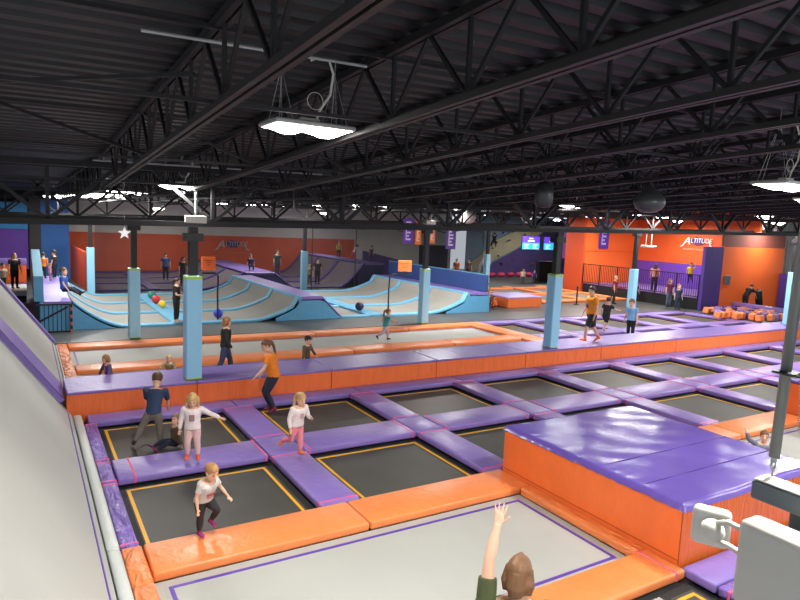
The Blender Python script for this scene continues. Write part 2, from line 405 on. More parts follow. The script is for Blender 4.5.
trampoline(1.17, 17.0, 15.78, 18.43, 'long pale grey trampoline just behind the raised purple walkway', 'grey beds of the long court', BED_GREY, BED_GREY, VIOLET_LINE, z=-.12, inset=.1, lw=.05)

# purple padded trampolines past the far court
RX = [18.0, 19.6, 22.8, 26.0, 29.2, 32.4]; RW = .7
for k in range(5):
    x = RX[k+1]
    for (ya, yb, nm) in ((19.05, 21.85, 'far row'), (16.35, 18.3, 'row behind the walkway')):
        pad('dividing_pad', x, x+RW, ya, yb, PURPLE, f'{ORD[k]} purple strip pad past the long grey court, in the {nm}', 'purple strip pads of the rear trampolines')
    pad('junction_pad', x, x+RW, 18.32, 19.03, PURPLE, f'{ORD[k]} purple crossing pad past the long grey court, behind the walkway', 'purple crossing pads of the rear trampolines')
for c in range(5):
    xa = 17.98 if c == 0 else RX[c]+RW; xb = RX[c+1]
    for (ya, yb, nm) in ((18.32, 19.03, 'cross pad'), (21.87, 22.5, 'far edge pad'), (15.76, 16.33, 'near edge pad')):
        aa, bb = (xa+.01, xb-.01) if nm == 'cross pad' else ((17.98 if c == 0 else RX[c]+.36), RX[c+1]+.34)
        pad('cross_pad' if nm == 'cross pad' else 'ledge_pad', aa, bb, ya, yb, PURPLE, f'{ORD[c]} purple {nm} past the long grey court, around the rear black trampolines', 'purple rear pads')
    for (ya, yb, nm) in ((19.05, 21.85, 'far row'), (16.35, 18.3, 'row along the walkway back')):
        trampoline(xa, xb, ya, yb, f'{ORD[c]} rear black trampoline past the long grey court, in the {nm}', 'rear black trampolines', bed=BED_BLACK)

# ------------------------------------------------------------------ sloped wall of grey trampolines
SD = Vector((-.581, 0, .814)); SN = Vector((.814, 0, .581)); S0 = Vector((.80, 0, .02))
def slab(mb, y0, y1, s0, s1, h0, h1):
    P = lambda y, s, h: tuple(S0+SD*s+SN*h+Vector((0, y, 0)))
    return mb.hexa([P(y0,s0,h0),P(y1,s0,h0),P(y1,s0,h1),P(y0,s0,h1),P(y0,s1,h0),P(y1,s1,h0),P(y1,s1,h1),P(y0,s1,h1)])
for (ya, yb, lab) in ((2.4, 14.28, 'large pale grey sloped trampoline beside the black trampolines'), (15.92, 22.2, 'pale grey sloped trampoline beside the long grey court')):
    o = slab(MB(), ya, yb, .0, 4.2, -.06, 0).build('sloped_trampoline', BED_GREY, label=lab, cat='sloped trampoline', group='grey sloped trampolines')
    m = MB(); slab(m, ya+.1, yb-.1, .13, .165, .001, .006); slab(m, yb-.16, yb-.12, .13, 4.1, .001, .006); slab(m, ya+.12, ya+.16, .13, 4.1, .001, .006)
    m.build('boundary_line', VIOLET_LINE, o)
for (ya, yb, lab) in ((14.3, 15.9, 'broad purple pad climbing the grey sloped wall in line with the walkway'), (22.22, 22.7, 'narrow purple pad climbing the far end of the grey sloped wall')):
    o = MB(); slab(o, ya, yb, .36 if ya < 15 else .05, 4.2, -.06, .09 if ya < 15 else .06)
    o = o.build('sloped_pad', PURPLE, label=lab, cat='sloped pad', group='purple pads on the sloped wall')
    m = MB(); slab(m, ya+.02, ya+.1, .36 if ya < 15 else .05, 4.2, .091, .1) if ya < 15 else slab(m, ya+.01, ya+.06, .1, 4.2, .061, .065)
    m.build('edge_piping', PURPLE_DK, o)
    if ya < 15: MB().box(.36, .52, 14.4, 15.8, -.19, .2).build('support_frame', BLACK, o)
for (ya, yb, lab) in ((2.4, 8.2, 'rounded pale grey foot pad of the sloped wall beside the ball court'), (8.22, 14.28, 'rounded pale grey foot pad of the sloped wall beside the black trampolines'), (15.92, 22.2, 'rounded pale grey foot pad of the sloped wall beside the long court')):
    MB().rbox(.812, .975 if ya < 15 else .85, ya, yb, -.13, .04, .05, 3).build('foot_pad', GREY_PAD, label=lab, cat='pad', group='grey foot pads', smooth=True)
# ------------------------------------------------------------------ padded columns
def column(x, y, z0, label, bottom_band=True, w=.36, ph=2.42, pw=.19):
    zt = 4.03+.02*x - .07
    t = empty('padded_column', (x, y, z0), label, 'column', 'blue padded columns')
    MB().box(x-pw/2, x+pw/2, y-pw/2, y+pw/2, z0, zt).build('post', POST_BLACK, t)
    MB().rbox(x-w/2, x+w/2, y-w/2, y+w/2, z0+.005, z0+ph, .03, 2).build('pad_sleeve', COLBLUE, t)
    if bottom_band:
        MB().rbox(x-w/2-.004, x+w/2+.004, y-w/2-.004, y+w/2+.004, z0+ph-.085, z0+ph-.005, .025, 2).build('top_band', LIME, t)
        MB().rbox(x-w/2-.004, x+w/2+.004, y-w/2-.004, y+w/2+.004, z0+.006, z0+.06, .025, 2).build('bottom_band', LIME, t)
    MB().box(x-.2, x+.2, y-.16, y+.16, zt-.32, zt-.14).build('bracket', POST_BLACK, t)
    return t
c_near = column(3.33, 14.66, .505, 'blue padded column on the walkway close to the sloped wall, below a lit lamp')
column(14.78, 14.66, .505, 'blue padded column on the walkway beside the man in orange')
column(29.95, 14.95, .505, 'blue padded column on the walkway by the foam cube heap', False)
column(3.24, 22.9, 0, 'blue padded column behind the long grey court, by the black stair railing')
c_mid = column(15.1, 22.8, 0, 'blue padded column standing at the middle of the long grey court far edge')
column(29.0, 22.85, 0, 'blue padded column by the rear purple trampolines, before the black railing', False)
column(3.0, 35.95, 0, 'blue padded column beside the dull orange slanted panel', False)
column(14.85, 35.95, 0, 'blue padded column in front of the dull orange wall, behind the ramps', False)
column(29.2, 35.95, 0, 'blue padded column at the end of the navy barrier', False)
for (x, y, t) in ((3.33, 14.66, c_near), (15.1, 22.8, c_mid)):
    MB().rbox(x-.24, x+.24, y-.3, y-.22, 4.05+.02*x, 4.22+.02*x, .02, 2).build('junction_box', WHITE_PLASTIC, t)
    MB().tube([(x, y-.26, 4.22+.02*x), (x, y-.26, 4.8)], .03, 8).build('conduit', GALV, t)

# ------------------------------------------------------------------ ramp trampolines
def prof_main(x):
    if x < 3.3: return .08+.97*max(0, (3.3-x)/1.8)**1.7-.045
    if x < 8.1: return .035
    if x < 10.1: return .035+.66*((x-8.1)/2.0)**1.7
    if x < 11.25: return .95
    if x < 12.2: return .95-.915*(x-11.25)/.95
    if x < 16.9: return .035
    if x < 19.2: return .035+.66*((x-16.9)/2.3)**1.7
    return .95
def follow(mb, f, x0, x1, y0, y1, up, dn, n=None):
    n = n or max(2, int((x1-x0)/.22)); rings = []
    for i in range(n+1):
        x = x0+(x1-x0)*i/n; z = f(x)
        rings.append([(x, y0, max(.004, z-dn)), (x, y1, max(.004, z-dn)), (x, y1, z+up*.6), (x, y1-.04, z+up), (x, y0+.04, z+up), (x, y0, z+up*.6)])
    return mb.loft(rings)
def ramp_block(f, segs, lanes, ridges, falls, cross, ends, cols, tag_, y_gap=.36):
    bed, pad_m, top_m, end_m = cols
    for si, (a, b) in enumerate(segs):
        for li in range(len(lanes)-1):
            y0, y1 = lanes[li]+y_gap/2, lanes[li+1]-y_gap/2
            m = MB(); n = max(3, int((b-a)/.18))
            m.sheet(lambda u, v: (a+(b-a)*u, y0+.01+(y1-y0-.02)*v, f(a+(b-a)*u)-.015), n, 1)
            m.build('ramp_trampoline', bed, smooth=True, cat='ramp trampoline', group=f'{tag_} ramp trampolines',
                    label=f'grey bed of {ORD[si]} {tag_} ramp section from the stair railing, {ORD[li]} lane')
    for li, y in enumerate(lanes):
        for si, (a, b) in enumerate(segs):
            follow(MB(), f, a, b, y-y_gap/2+.005, y+y_gap/2-.005, .06, .03).build('lane_pad', pad_m, smooth=False, cat='pad', group=f'{tag_} lane pads',
                    label=f'{ORD[li]} {tag_} lane pad, along the {ORD[si]} ramp section from the stair railing')
    for i, (a, b) in enumerate(cross):
        follow(MB(), f, a+.01, b-.01, lanes[0], lanes[-1], .07, .03, 3).build('cross_pad', pad_m, cat='pad', group=f'{tag_} cross pads', label=f'{ORD[i]} flat {tag_} pad across all ramp lanes, from the stair railing')
    for i, (a, b) in enumerate(ridges):
        t = empty('ramp_ridge', ((a+b)/2, lanes[0], f(a+.3)), f'{ORD[i]} {tag_} ramp crest from the stair railing, with purple top', 'ramp crest', f'{tag_} ramp crests')
        MB().box(a+.12, b-.03, lanes[0]-.1, lanes[-1]+.1, .003, f(a+.05)-.12).build('ramp_base', end_m, t)
        MB().rbox(a+.005, a+.15, lanes[0]-.16, lanes[-1]+.16, f(a-.01)+.03, f(a+.1)+.085, .04, 3).build('edge_pad', pad_m, t)
        follow(MB(), f, a+.155, b, lanes[0]-.15, lanes[-1]+.15, .07, .06, 2).build('top_pad', top_m, t)
        if falls and i < len(falls):
            follow(MB(), f, falls[i][0]+.01, falls[i][1]-.02, lanes[0]-.15, lanes[-1]+.15, .05, .03, 4).build('slope_pad', top_m, t)
    for i, (a, b) in enumerate(ends):
        n = 14; poly = [(a, .01)]+[(b, .01)]+[(b-(b-a)*k/n, max(.03, f(b-(b-a)*k/n)-.10)) for k in range(n+1)]
        m = MB().prism(poly, 'y', lanes[0]-.2, lanes[0]-.16)
        m.build('ramp_end_panel', end_m, cat='end panel', group=f'{tag_} end panels', label=f'{ORD[i]} {tag_} end panel from the stair railing, closing the ramp towards the court')
LANES = [25.15, 28.4, 31.65, 34.9]
ramp_block(prof_main, [(1.5, 4.95), (5.75, 10.1), (12.22, 13.6), (14.4, 19.2)], LANES, [(10.1, 11.24), (19.2, 20.5)], [(11.25, 12.2)], [(4.95, 5.75), (13.6, 14.4)], [(1.46, 2.9), (9.1, 12.2), (17.9, 20.5)], (RAMP_BED, BLUE, PURPLE, BLUE_MID), 'light blue')
MB().box(20.52, 20.6, 24.96, 35.1, 0, .9).build('ramp_end_panel', BLUE_MID, cat='end panel', label='light blue side panel of the last ramp, below the navy barrier')
t = empty('barrier', (20.5, 30, .95), 'long navy padded barrier on top of the last ramp crest', 'barrier')
MB().rbox(20.36, 20.5, 25.0, 35.1, 1.03, 1.9, .03, 2).build('padded_panel', NAVY, t)
MB().box(20.35, 20.51, 25.0, 35.1, 1.905, 1.93).build('top_edge', BLUE, t)
# rear ramps behind the net, purple
def prof_back(x):
    if x < 8.8: return .03
    if x < 11.3: return .06+.9*((x-8.8)/2.5)**2
    if x < 13.3: return .96
    if x < 14.5: return .96-.9*(x-13.3)/1.2
    if x < 17.7: return .03
    if x < 19.4: return .03+1.53*((x-17.7)/1.7)**1.5
    return 1.56
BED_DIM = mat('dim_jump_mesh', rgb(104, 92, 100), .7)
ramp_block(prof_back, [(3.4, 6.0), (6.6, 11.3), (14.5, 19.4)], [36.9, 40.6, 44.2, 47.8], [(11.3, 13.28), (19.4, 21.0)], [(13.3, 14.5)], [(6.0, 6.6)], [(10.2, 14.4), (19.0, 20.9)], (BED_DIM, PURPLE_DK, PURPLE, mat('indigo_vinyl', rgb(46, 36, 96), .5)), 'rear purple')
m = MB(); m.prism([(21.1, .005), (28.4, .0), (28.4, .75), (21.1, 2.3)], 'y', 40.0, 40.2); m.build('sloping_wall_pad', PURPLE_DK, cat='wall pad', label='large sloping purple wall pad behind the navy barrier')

# basketball hoops
def hoop(x0, x1, yb, y, zt, lab):
    t = empty('basketball_stand', (x0, y, .1), lab, 'basketball stand', 'basketball stands on the ramps')
    MB().tube([(x0, y, .16), (x0-.02, y, zt*.6), (x0, y, zt-.12), (x0+(.12 if x1 > x0 else -.12), y, zt), (x1, y, zt)], .035, 8).build('pole', BLACK, t)
    a, b = (x1-.75, x1) if x1 > x0 else (x1-.05, x1+.5)
    MB().rbox(a, b, y-.1, y-.05, zt+.12, zt+.66, .02, 2).build('backboard', mat('orange_board', rgb(232, 106, 40), .5), t)
    m = MB(); m.box(a+.18, b-.18, y-.104, y-.1, zt+.42, zt+.45); m.box(a+.12, b-.12, y-.104, y-.1, zt+.5, zt+.53); m.box(a+.22, b-.22, y-.104, y-.1, zt+.32, zt+.35)
    m.build('board_print', mat('board_print_dark', rgb(150, 60, 20), .6), t)
    m = MB(); cx = (a+b)/2; m.tube([(cx+.2*math.cos(q), y-.3+.2*math.sin(q), zt+.16) for q in [2*PI*k/16 for k in range(17)]], .012, 6); m.build('rim', mat('rim_orange', rgb(210, 90, 30), .4), t)
hoop(14.62, 15.75, 0, 25.05, 1.97, 'orange backboard on a bent black pole in front of the navy barrier')
hoop(6.68, 6.05, 0, 25.05, 2.04, 'orange backboard on a bent black pole beside the column nearest the sloped wall')

# balls lying on the ramps
for (x, y, z, r, c, nm) in ((5.3, 30.7, .27, .2, (210, 52, 48), 'red'), (5.3, 29.2, .22, .17, (236, 190, 40), 'yellow'), (5.4, 32.4, .27, .2, (40, 130, 110), 'green'), (7.0, 26.2, .28, .2, (50, 60, 190), 'blue'), (13.75, 26.3, .36, .21, (30, 34, 60), 'black')):
    MB().ball((x, y, r+(.03 if x == 7.0 else .112)), r, 16, 10).build('play_ball', mat('ball_'+nm, rgb(*c), .4), smooth=True, cat='ball', label=f'{nm} play ball lying on the light blue ramp pads', group='play balls')

# ------------------------------------------------------------------ starting deck at the ramp top, by the sloped wall
t = empty('starting_deck', (1.0, 30, 0), 'raised purple starting deck with blue sides above the black stair railing', 'deck')
MB().rbox(.6, 1.45, 25.0, 34.8, .95, 1.05, .02, 2).build('deck_top', PURPLE, t)
MB().box(.45, 1.44, 25.02, 34.8, 0, .94).build('deck_base', BLUE_MID, t)
m = MB(); m.prism([(25.0, 1.06), (34.0, 1.06), (34.0, 2.3), (30.0, 2.55), (25.6, 1.95), (25.0, 1.9)], 'x', .3, .59); m.build('deck_side_wall', BLUE_MID, t)
m = MB(); m.bar((.445, 25.0, 1.93), (.445, 30.0, 2.58), .3, .05); m.build('side_wall_cap', mat('pale_blue_vinyl', rgb(150, 196, 220), .4), t)
t = empty('stair_railing', (.9, 24.4, 0), 'black metal stair railing with orange corner post in front of the blue deck', 'railing')
m = MB(); m.bar((.3, 24.4, 1.02), (1.4, 24.4, 1.02), .05); m.build('top_rail', STEEL_DK, t)
for k in range(9):
    MB().bar((.32+.13*k, 24.4, .05), (.32+.13*k, 24.4, 1.0), .025).build('baluster', STEEL_DK, t)
MB().bar((.25, 24.3, .35), (1.3, 24.3, .95), .06).build('handrail', BLACK, t)
MB().bar((.3, 24.4, .06), (1.4, 24.4, .06), .05).build('bottom_rail', STEEL_DK, t)
m = MB(); 
for k in range(8): 
    m.cur = k % 2; m.box(1.38, 1.44, 24.37, 24.43, .01+.13*k, .14+.13*k)
m.build('corner_post', [mat('tape_orange', rgb(226, 100, 70), .5), BLACK], t)
# purple and orange block further behind
t = empty('padded_block', (-1, 36.5, .5), 'orange padded block with purple top below the purple wall', 'padded block')
MB().rbox(-3, .13, 36, 37.5, .6, 1.48, .03, 2).build('side_cover', WALL_ORANGE_BR, t)
MB().rbox(-3.02, .15, 35.98, 37.52, 1.485, 1.72, .04, 2).build('top_cushion', PURPLE, t)
t = empty('landing_platform', (-1.5, 36, 0), 'low grey landing platform in front of the orange padded block', 'platform')
MB().rbox(-4, .12, 33.0, 35.9, .3, .55, .03, 2).build('platform_top', GREY_PAD, t)
MB().box(-4, .1, 33.1, 40, 0, .29).build('platform_base', BLACK, t)
MB().box(-3.5, .13, 35.95, 38, .3, .59).build('platform_step', PURPLE, t)
# walls at the far end on that side
MB().box(-7, .3, 44.0, 44.2, .6, 3.02).build('wall_panel', mat('purple_wall', rgb(110, 66, 176), .6), cat='wall panel', label='purple wall panel behind the orange padded block')
MB().box(-7, .3, 44.0, 44.2, 3.03, 4.6).build('wall_panel', mat('sky_blue_wall', rgb(60, 150, 214), .6), cat='wall panel', label='sky blue wall band above the purple wall panel')
MB().box(.98, 2.5, 44.0, 44.2, 0, 4.85).build('wall_panel', mat('royal_blue_wall', rgb(44, 104, 180), .6), cat='wall panel', label='tall royal blue wall panel behind people on the deck')
MB().box(.36, .97, 43.8, 44.2, 0, 5.0).build('pillar', mat('dark_grey_wall', rgb(60, 58, 58), .7), label='dark grey square pillar between purple and royal blue wall panels', cat='pillar')
m = MB(); m.hexa([(2.55, 43.8, 0), (2.7, 43.8, 0), (3.02, 36.4, 0), (2.87, 36.4, 0), (2.55, 43.8, 2.12), (2.7, 43.8, 2.12), (3.02, 36.4, 2.08), (2.87, 36.4, 2.08)])
m.build('slanted_panel', mat('red_orange_panel', rgb(214, 84, 46), .55, vary=.1), label='dull orange padded partition running back from the blue column', cat='partition')

# ------------------------------------------------------------------ safety net and rope
NETM = mat('dark_netting', rgb(24, 22, 30), .9, alpha=.5); NETD = mat('dense_netting', rgb(30, 30, 38), .9, alpha=.55)
t = empty('safety_net', (11, 35.3, .1), 'see-through black safety net hanging in front of the dull orange wall', 'safety net', 'safety nets')
MB().add([(3.15, 35.3, .004), (18, 35.3, .004), (18, 35.3, 4.15), (3.15, 35.3, 4.1)], [(0,1,2,3)]).build('netting', NETM, t)
m = MB(); pts = []
for k in range(60):
    x = 3.15+14.85*k/59; pts.append((x, 35.28, 4.14-.3*abs(math.sin(x*.9))-.1*math.sin(x*2.3)))
m.tube(pts, .025, 5); m.build('top_rope', BLACK, t)
t = empty('safety_net', (24, 35.3, .1), 'denser black safety net hanging behind the navy barrier', 'safety net', 'safety nets')
MB().add([(18.02, 35.3, .004), (28.3, 35.3, .004), (28.3, 35.3, 4.3), (18.02, 35.3, 4.15)], [(0,1,2,3)]).build('netting', NETD, t)
m = MB(); pts = []
for k in range(50):
    x = 18.02+10.2*k/49; pts.append((x, 35.28, 4.2-.28*abs(math.sin(x*.8))-.1*math.sin(x*2.1)))
m.tube(pts, .025, 5); m.build('top_rope', BLACK, t)
m = MB(); m.tube([(15.05, 35.22, .0), (15.05, 35.22, 4.2)], .03, 6); m.build('net_pole', BLACK, label='thin black net pole behind the orange backboard by the navy barrier', cat='pole', group='net poles')
m = MB(); m.tube([(18.0, 35.22, .0), (18.0, 35.22, 4.2)], .03, 6); m.build('net_pole', BLACK, label='thin black net pole where the two safety nets meet', cat='pole', group='net poles')
m = MB(); m.box(2.7, 2.9, 49.6, 49.9, 4.9, 5.0); 
struct('door_1', MB().box(32.3, 35.6, 49.9, 49.98, 0, 2.45), mat('dark_doorway', rgb(40, 36, 48), .7))

# ------------------------------------------------------------------ climbing wall
t = empty('climbing_wall', (41, 46, 0), 'angular climbing wall in blue, cream and purple with small holds', 'climbing wall')
def facet(poly, y, c, nm): MB().prism(poly, 'y', y, y+.1).build('facet', mat('climb_'+nm, rgb(*c), .7, vary=.12, vscale=.8), t)
facet([(35.0, 0), (48.5, 0), (48.5, 5.6), (35.0, 5.6)], 46.2, (124, 158, 182), 'blue')
facet([(35.2, 0), (37.0, .9), (40.0, 2.1), (42.4, 3.2), (45.2, 4.6), (43.5, 4.75), (40.2, 4.0), (38.4, 3.3), (36.4, 1.7), (35.0, .9)], 45.95, (186, 178, 150), 'cream')
facet([(36.8, 0), (48.5, 0), (48.5, 5.6), (45.6, 5.0), (42.4, 3.1), (39.8, 1.9), (37.2, .8)], 45.8, (84, 66, 128), 'purple')
rng = random.Random(3)
for k in range(46):
    x = rng.uniform(35.3, 47.5); z = rng.uniform(.8, 4.9)
    MB().ball((x, 45.74, z), (.1, .08, .09), 8, 5).build('climbing_hold', mat('hold%d' % (k % 4), rgb(*[(40, 40, 48), (90, 90, 120), (150, 70, 60), (60, 100, 80)][k % 4]), .6), t)

# hanging screens
for i, (a, b) in enumerate(((32.9, 34.75), (35.15, 37.0))):
    t = empty('hanging_screen', ((a+b)/2, 36.4, 3.0), ['hanging menu screen in purple and cyan before the climbing wall', 'hanging menu screen in purple and cyan partly behind the column by the man in orange'][i], 'screen', 'hanging screens')
    MB().rbox(a, b, 36.4, 36.48, 2.78, 3.86, .02, 1).build('screen_case', BLACK, t)
    MB().box(a+.04, b-.04, 36.385, 36.398, 3.33, 3.82).build('screen_header', mat('screen_purple', rgb(96, 60, 200), .3, emit=(rgb(96, 60, 200), .9)), t)
    MB().box(a+.04, b-.04, 36.385, 36.398, 2.82, 3.325).build('screen_body', mat('screen_cyan', rgb(40, 170, 210), .3, emit=(rgb(40, 180, 220), 1.0)), t)
    m = MB(); c = (a+b)/2
    m.box(c-.2, c+.2, 36.38, 36.384, 3.62, 3.7); m.box(c-.34, c+.34, 36.38, 36.384, 3.42, 3.52)
    for s in (-.45, .45):
        for q in range(4): m.box(c+s-.25, c+s+.25-.08*(q % 3), 36.38, 36.384, 3.18-.1*q, 3.22-.1*q)
    m.build('screen_lines', mat('screen_white', rgb(215, 235, 245), .3, emit=(rgb(215, 235, 245), 1)), t)
    MB().tube([(c, 36.44, 3.86), (c, 36.44, 5.6)], .02, 6).build('hanger', BLACK, t)
# hanging banners
def banner(x0, x1, y, z0, z1, cols, lab):
    t = empty('hanging_banner', ((x0+x1)/2, y, z0), lab, 'banner', 'vertical hanging banners')
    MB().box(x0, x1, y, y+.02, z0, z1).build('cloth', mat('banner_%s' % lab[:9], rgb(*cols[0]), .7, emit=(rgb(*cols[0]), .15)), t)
    m = MB(); w = x1-x0; k = 0; z = z0+.14*(z1-z0)
    while z < z1-.12*(z1-z0):
        m.box(x0+.28*w, x0+.72*w-(.16*w if k % 3 == 1 else 0), y-.008, y-.002, z, z+.13*w); z += .27*w; k += 1
    m.box(x0+.25*w, x0+.33*w, y-.008, y-.002, z0+.14*(z1-z0), z1-.14*(z1-z0))
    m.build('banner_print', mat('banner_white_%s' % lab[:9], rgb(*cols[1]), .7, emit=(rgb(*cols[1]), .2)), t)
    m = MB(); m.tube([(x0, y, z1), (x0, y, z1+1.0)], .01, 4); m.tube([(x1, y, z1), (x1, y, z1+1.0)], .01, 4); m.build('cord', BLACK, t)
banner(20.7, 21.5, 34.0, 3.1, 4.7, ((98, 60, 150), (200, 180, 220)), 'purple vertical banner hanging above the orange backboard')
banner(21.75, 22.2, 34.2, 3.05, 4.6, ((226, 110, 50), (240, 200, 170)), 'orange vertical banner hanging beside the purple one, partly behind a column')
banner(22.85, 23.3, 34.2, 3.15, 4.6, ((220, 120, 80), (240, 214, 196)), 'pale orange vertical banner hanging just past the column')
banner(24.05, 24.85, 34.0, 2.8, 4.5, ((88, 66, 140), (206, 186, 214)), 'dusky purple vertical banner hanging over the navy barrier')
banner(34.85, 35.9, 34.0, 2.3, 5.1, ((196, 120, 208), (244, 230, 250)), 'bright pink and purple banner hanging by the orange room corner')
banner(35.75, 36.75, 31.4, 3.2, 5.2, ((78, 46, 140), (170, 160, 210)), 'dark purple banner on the bright orange wall')

# ------------------------------------------------------------------ orange room at the far corner
struct('wall_orange_back', MB().box(34.5, 40.2, 31.5, 31.7, 0, 6.2), mat('orange_room_wall', rgb(250, 112, 40), .6, vary=.05, vscale=.5))
struct('wall_orange_side', MB().box(40, 40.2, 22.3, 31.49, 0, 6.4), WALL_ORANGE_BR)
struct('wall_orange_return', MB().box(34.3, 34.49, 31.5, 33.2, 0, 6.2), mat('deep_orange_wall', rgb(206, 78, 34), .6))
MB().box(34.5, 39.95, 31.46, 31.495, 2.98, 3.0).build('wall_seam', mat('deep_orange_wall', rgb(206,78,34), .6), kind='structure')
MB().box(39.9, 39.99, 22.4, 31.4, .7, 2.42).build('wall_pad', mat('violet_wall_pad', rgb(112, 70, 180), .5, vary=.06), cat='wall pad', label='violet wall pad along the orange wall under the wall lettering')
t = empty('trampoline_platform', (37, 27, 0), 'raised black-fronted platform with violet deck inside the orange room', 'platform')
MB().box(34.4, 39.85, 22.35, 31.4, .0, .68).build('platform_base', BLACK, t)
MB().box(34.42, 39.85, 22.36, 31.4, .685, .72).build('platform_deck', PURPLE, t)
t = empty('platform_railing', (34.35, 27, .7), 'black picket railing along the raised platform in the orange room', 'railing')
ys = [22.4+1.5*k for k in range(7)]
for y in ys: MB().bar((34.36, y, .7), (34.36, y, 2.1), .06).build('post', STEEL_DK, t)
for k in range(6):
    m = MB(); 
    for q in range(1, 10): m.bar((34.36, ys[k]+.15*q, .8), (34.36, ys[k]+.15*q, 2.04), .022)
    m.build('picket_panel', STEEL_DK, t)
MB().bar((34.36, 22.4, 2.08), (34.36, 31.4, 2.08), .05).build('top_rail', STEEL_DK, t)
MB().bar((34.36, 22.4, .79), (34.36, 31.4, .79), .04).build('bottom_rail', STEEL_DK, t)
# wall lettering: word above a thin line, facing the hall
def logo(Mt, s, lab, txt, sub, m1, m2):
    t = empty('wall_logo', Mt @ Vector((0,0,0)), lab, 'wall logo', 'wall logos')
    sp = MB(); n = 18; pts = []
    for k in range(n): 
        a = 2*PI*k/n; q = 1.0 if k % 2 else .72
        pts.append((.1+.86*q*math.cos(a), .12+.42*q*math.sin(a)))
    vs = [Mt @ Vector((x*s, y*s, .004)) for x, y in pts]; sp.add(vs, [tuple(range(n))])
    sp.build('splash', mat('logo_purple', rgb(74, 52, 120), .6), t)
    text_mesh('big_letter', 'A', 1.05*s, Mt @ Matrix.Translation((-1.0*s, .06*s, .012)), m1, t, shear=.25)
    text_mesh('letters', txt[1:].upper(), .56*s, Mt @ Matrix.Translation((.5*s, .12*s, .012)) @ Matrix.Diagonal((1,1.15,1,1)), m1, t, shear=.12)
    sw = MB(); sw.add([Mt @ Vector((x*s, y*s, .014)) for x, y in ((-1.75, -.52), (-1.35, -.42), (-1.0, .25), (-1.08, .28), (-1.42, -.3))], [(0,1,2,3,4)])
    sw.add([Mt @ Vector((x*s, y*s, .014)) for x, y in ((1.2, .3), (1.3, .28), (1.5, -.25), (1.85, -.45), (1.6, -.5), (1.4, -.32))], [(0,1,2,3,4,5)])
    sw.build('letter_tails', m1, t)
    text_mesh('sub_letters', sub, .24*s, Mt @ Matrix.Translation((0, -.72*s, .012)) @ Matrix.Diagonal((1.35,1,1,1)), m2, t)
W1 = mat('logo_white_dim', rgb(196, 188, 180), .6); W2 = mat('logo_orange_line', rgb(214, 140, 96), .6); W3 = mat('logo_white', rgb(240, 232, 225), .6, emit=((1,1,1,1), .15)); W4 = mat('logo_pale_line', rgb(240, 180, 150), .6)
Rx = Matrix.Rotation(PI/2, 4, 'X')
logo(Matrix.Translation((14.3, 49.75, 2.05)) @ Rx, .82, 'wall lettering on the dull orange wall behind the net', 'Altitude', 'TRAMPOLINE PARK', W1, W2)
logo(Matrix.Translation((39.86, 26.5, 3.98)) @ Matrix.Rotation(-PI/2, 4, 'Z') @ Rx, .72, 'bright wall lettering on the orange room wall over the violet pad', 'Altitude', 'TRAMPOLINE PARK', W3, W4)
# orange and purple panels facing the hall
MB().box(35.97, 42.8, 22.1, 22.25, .01, 3.82).build('wall_panel', mat('orange_panel_near', rgb(250, 112, 42), .55, vary=.05, vscale=.5), cat='wall panel', label='bright orange wall panel behind the bending person in black')
MB().box(35.97, 42.8, 22.12, 22.25, 3.83, 4.75).build('wall_panel', mat('brown_band', rgb(142, 78, 66), .7), cat='wall panel', label='dull brown band above the bright orange wall panel')
MB().box(34.2, 35.95, 22.05, 22.25, .01, 3.8).build('wall_panel', PURPLE_DK, cat='wall panel', label='tall dark purple wall panel beside the bright orange one')
MB().rbox(36.3, 36.9, 22.02, 22.09, 1.55, 2.1, .02, 1).build('wall_box', mat('box_grey', rgb(96, 100, 104), .5), cat='wall box', label='small grey box mounted on the bright orange wall panel')
MB().box(43.0, 51.9, 23.0, 23.1, 0, 6.2).build('wall_panel', mat('white_corrugated', rgb(190, 192, 188), .5), cat='wall panel', label='pale corrugated wall strip past the bright orange panel')
m = MB()
for k in range(20): m.box(43.1+.4*k, 43.2+.4*k, 22.95, 23.0, 0, 6.2)
struct('trim_ribs', m, mat('white_corrugated', rgb(190, 192, 188), .5))
MB().box(42.3, 42.8, 18.0, 22.0, 0, 2.2).build('side_pad', PURPLE_DK, cat='wall pad', label='purple side pad closing the foam heap by the last column')
# foam pit: roll and cubes
MB().tube([(37.0, 18.3, .26), (37.25, 21.85, .26)], .25, 18).build('foam_roll', PURPLE, smooth=True, cat='foam roll', label='long purple foam roll lying behind the foam cube heap')
rng = random.Random(11)
k = 0
for row in range(7):
    for col in range(11):
        x = 31.7+.53*col+rng.uniform(-.03, .03)+.2*(row % 2); y = 18.05+.5*row+rng.uniform(-.02, .02)
        if x < 33.2 and not (row in (2, 3, 4)): continue
        if x < 32.4 and row != 3: continue
        if x > 36.5 or (rng.random() < .12): continue
        k += 1; pur = rng.random() < .55; q = .165
        o = MB().rbox(-q, q, -q, q, -q, q, .045, 2).build('foam_cube', (PURPLE if k % 2 else PURPLE_DK) if pur else ORANGE, cat='foam cube', label=('purple' if pur else 'orange')+' foam cube in the loose heap before the purple foam roll')
        o['group'] = ('purple' if pur else 'orange')+' foam cubes in the heap'
        o.location = (x, y, .215); o.rotation_euler = (rng.uniform(-.2, .2), rng.uniform(-.2, .2), rng.uniform(-.25, .25))
MB().lathe((0,0,0), [(.16, 0), (.2, .02), (.2, 1.18), (.17, 1.2), (.02, 1.2)], 18).build('foam_bolster', BLACK, smooth=True, cat='bolster', label='black bolster tilted beside the bending person in black')
o = bpy.data.objects['foam_bolster']; o.location = (38.9, 21.2, .16); o.rotation_euler = (0.05, -.38, 0)

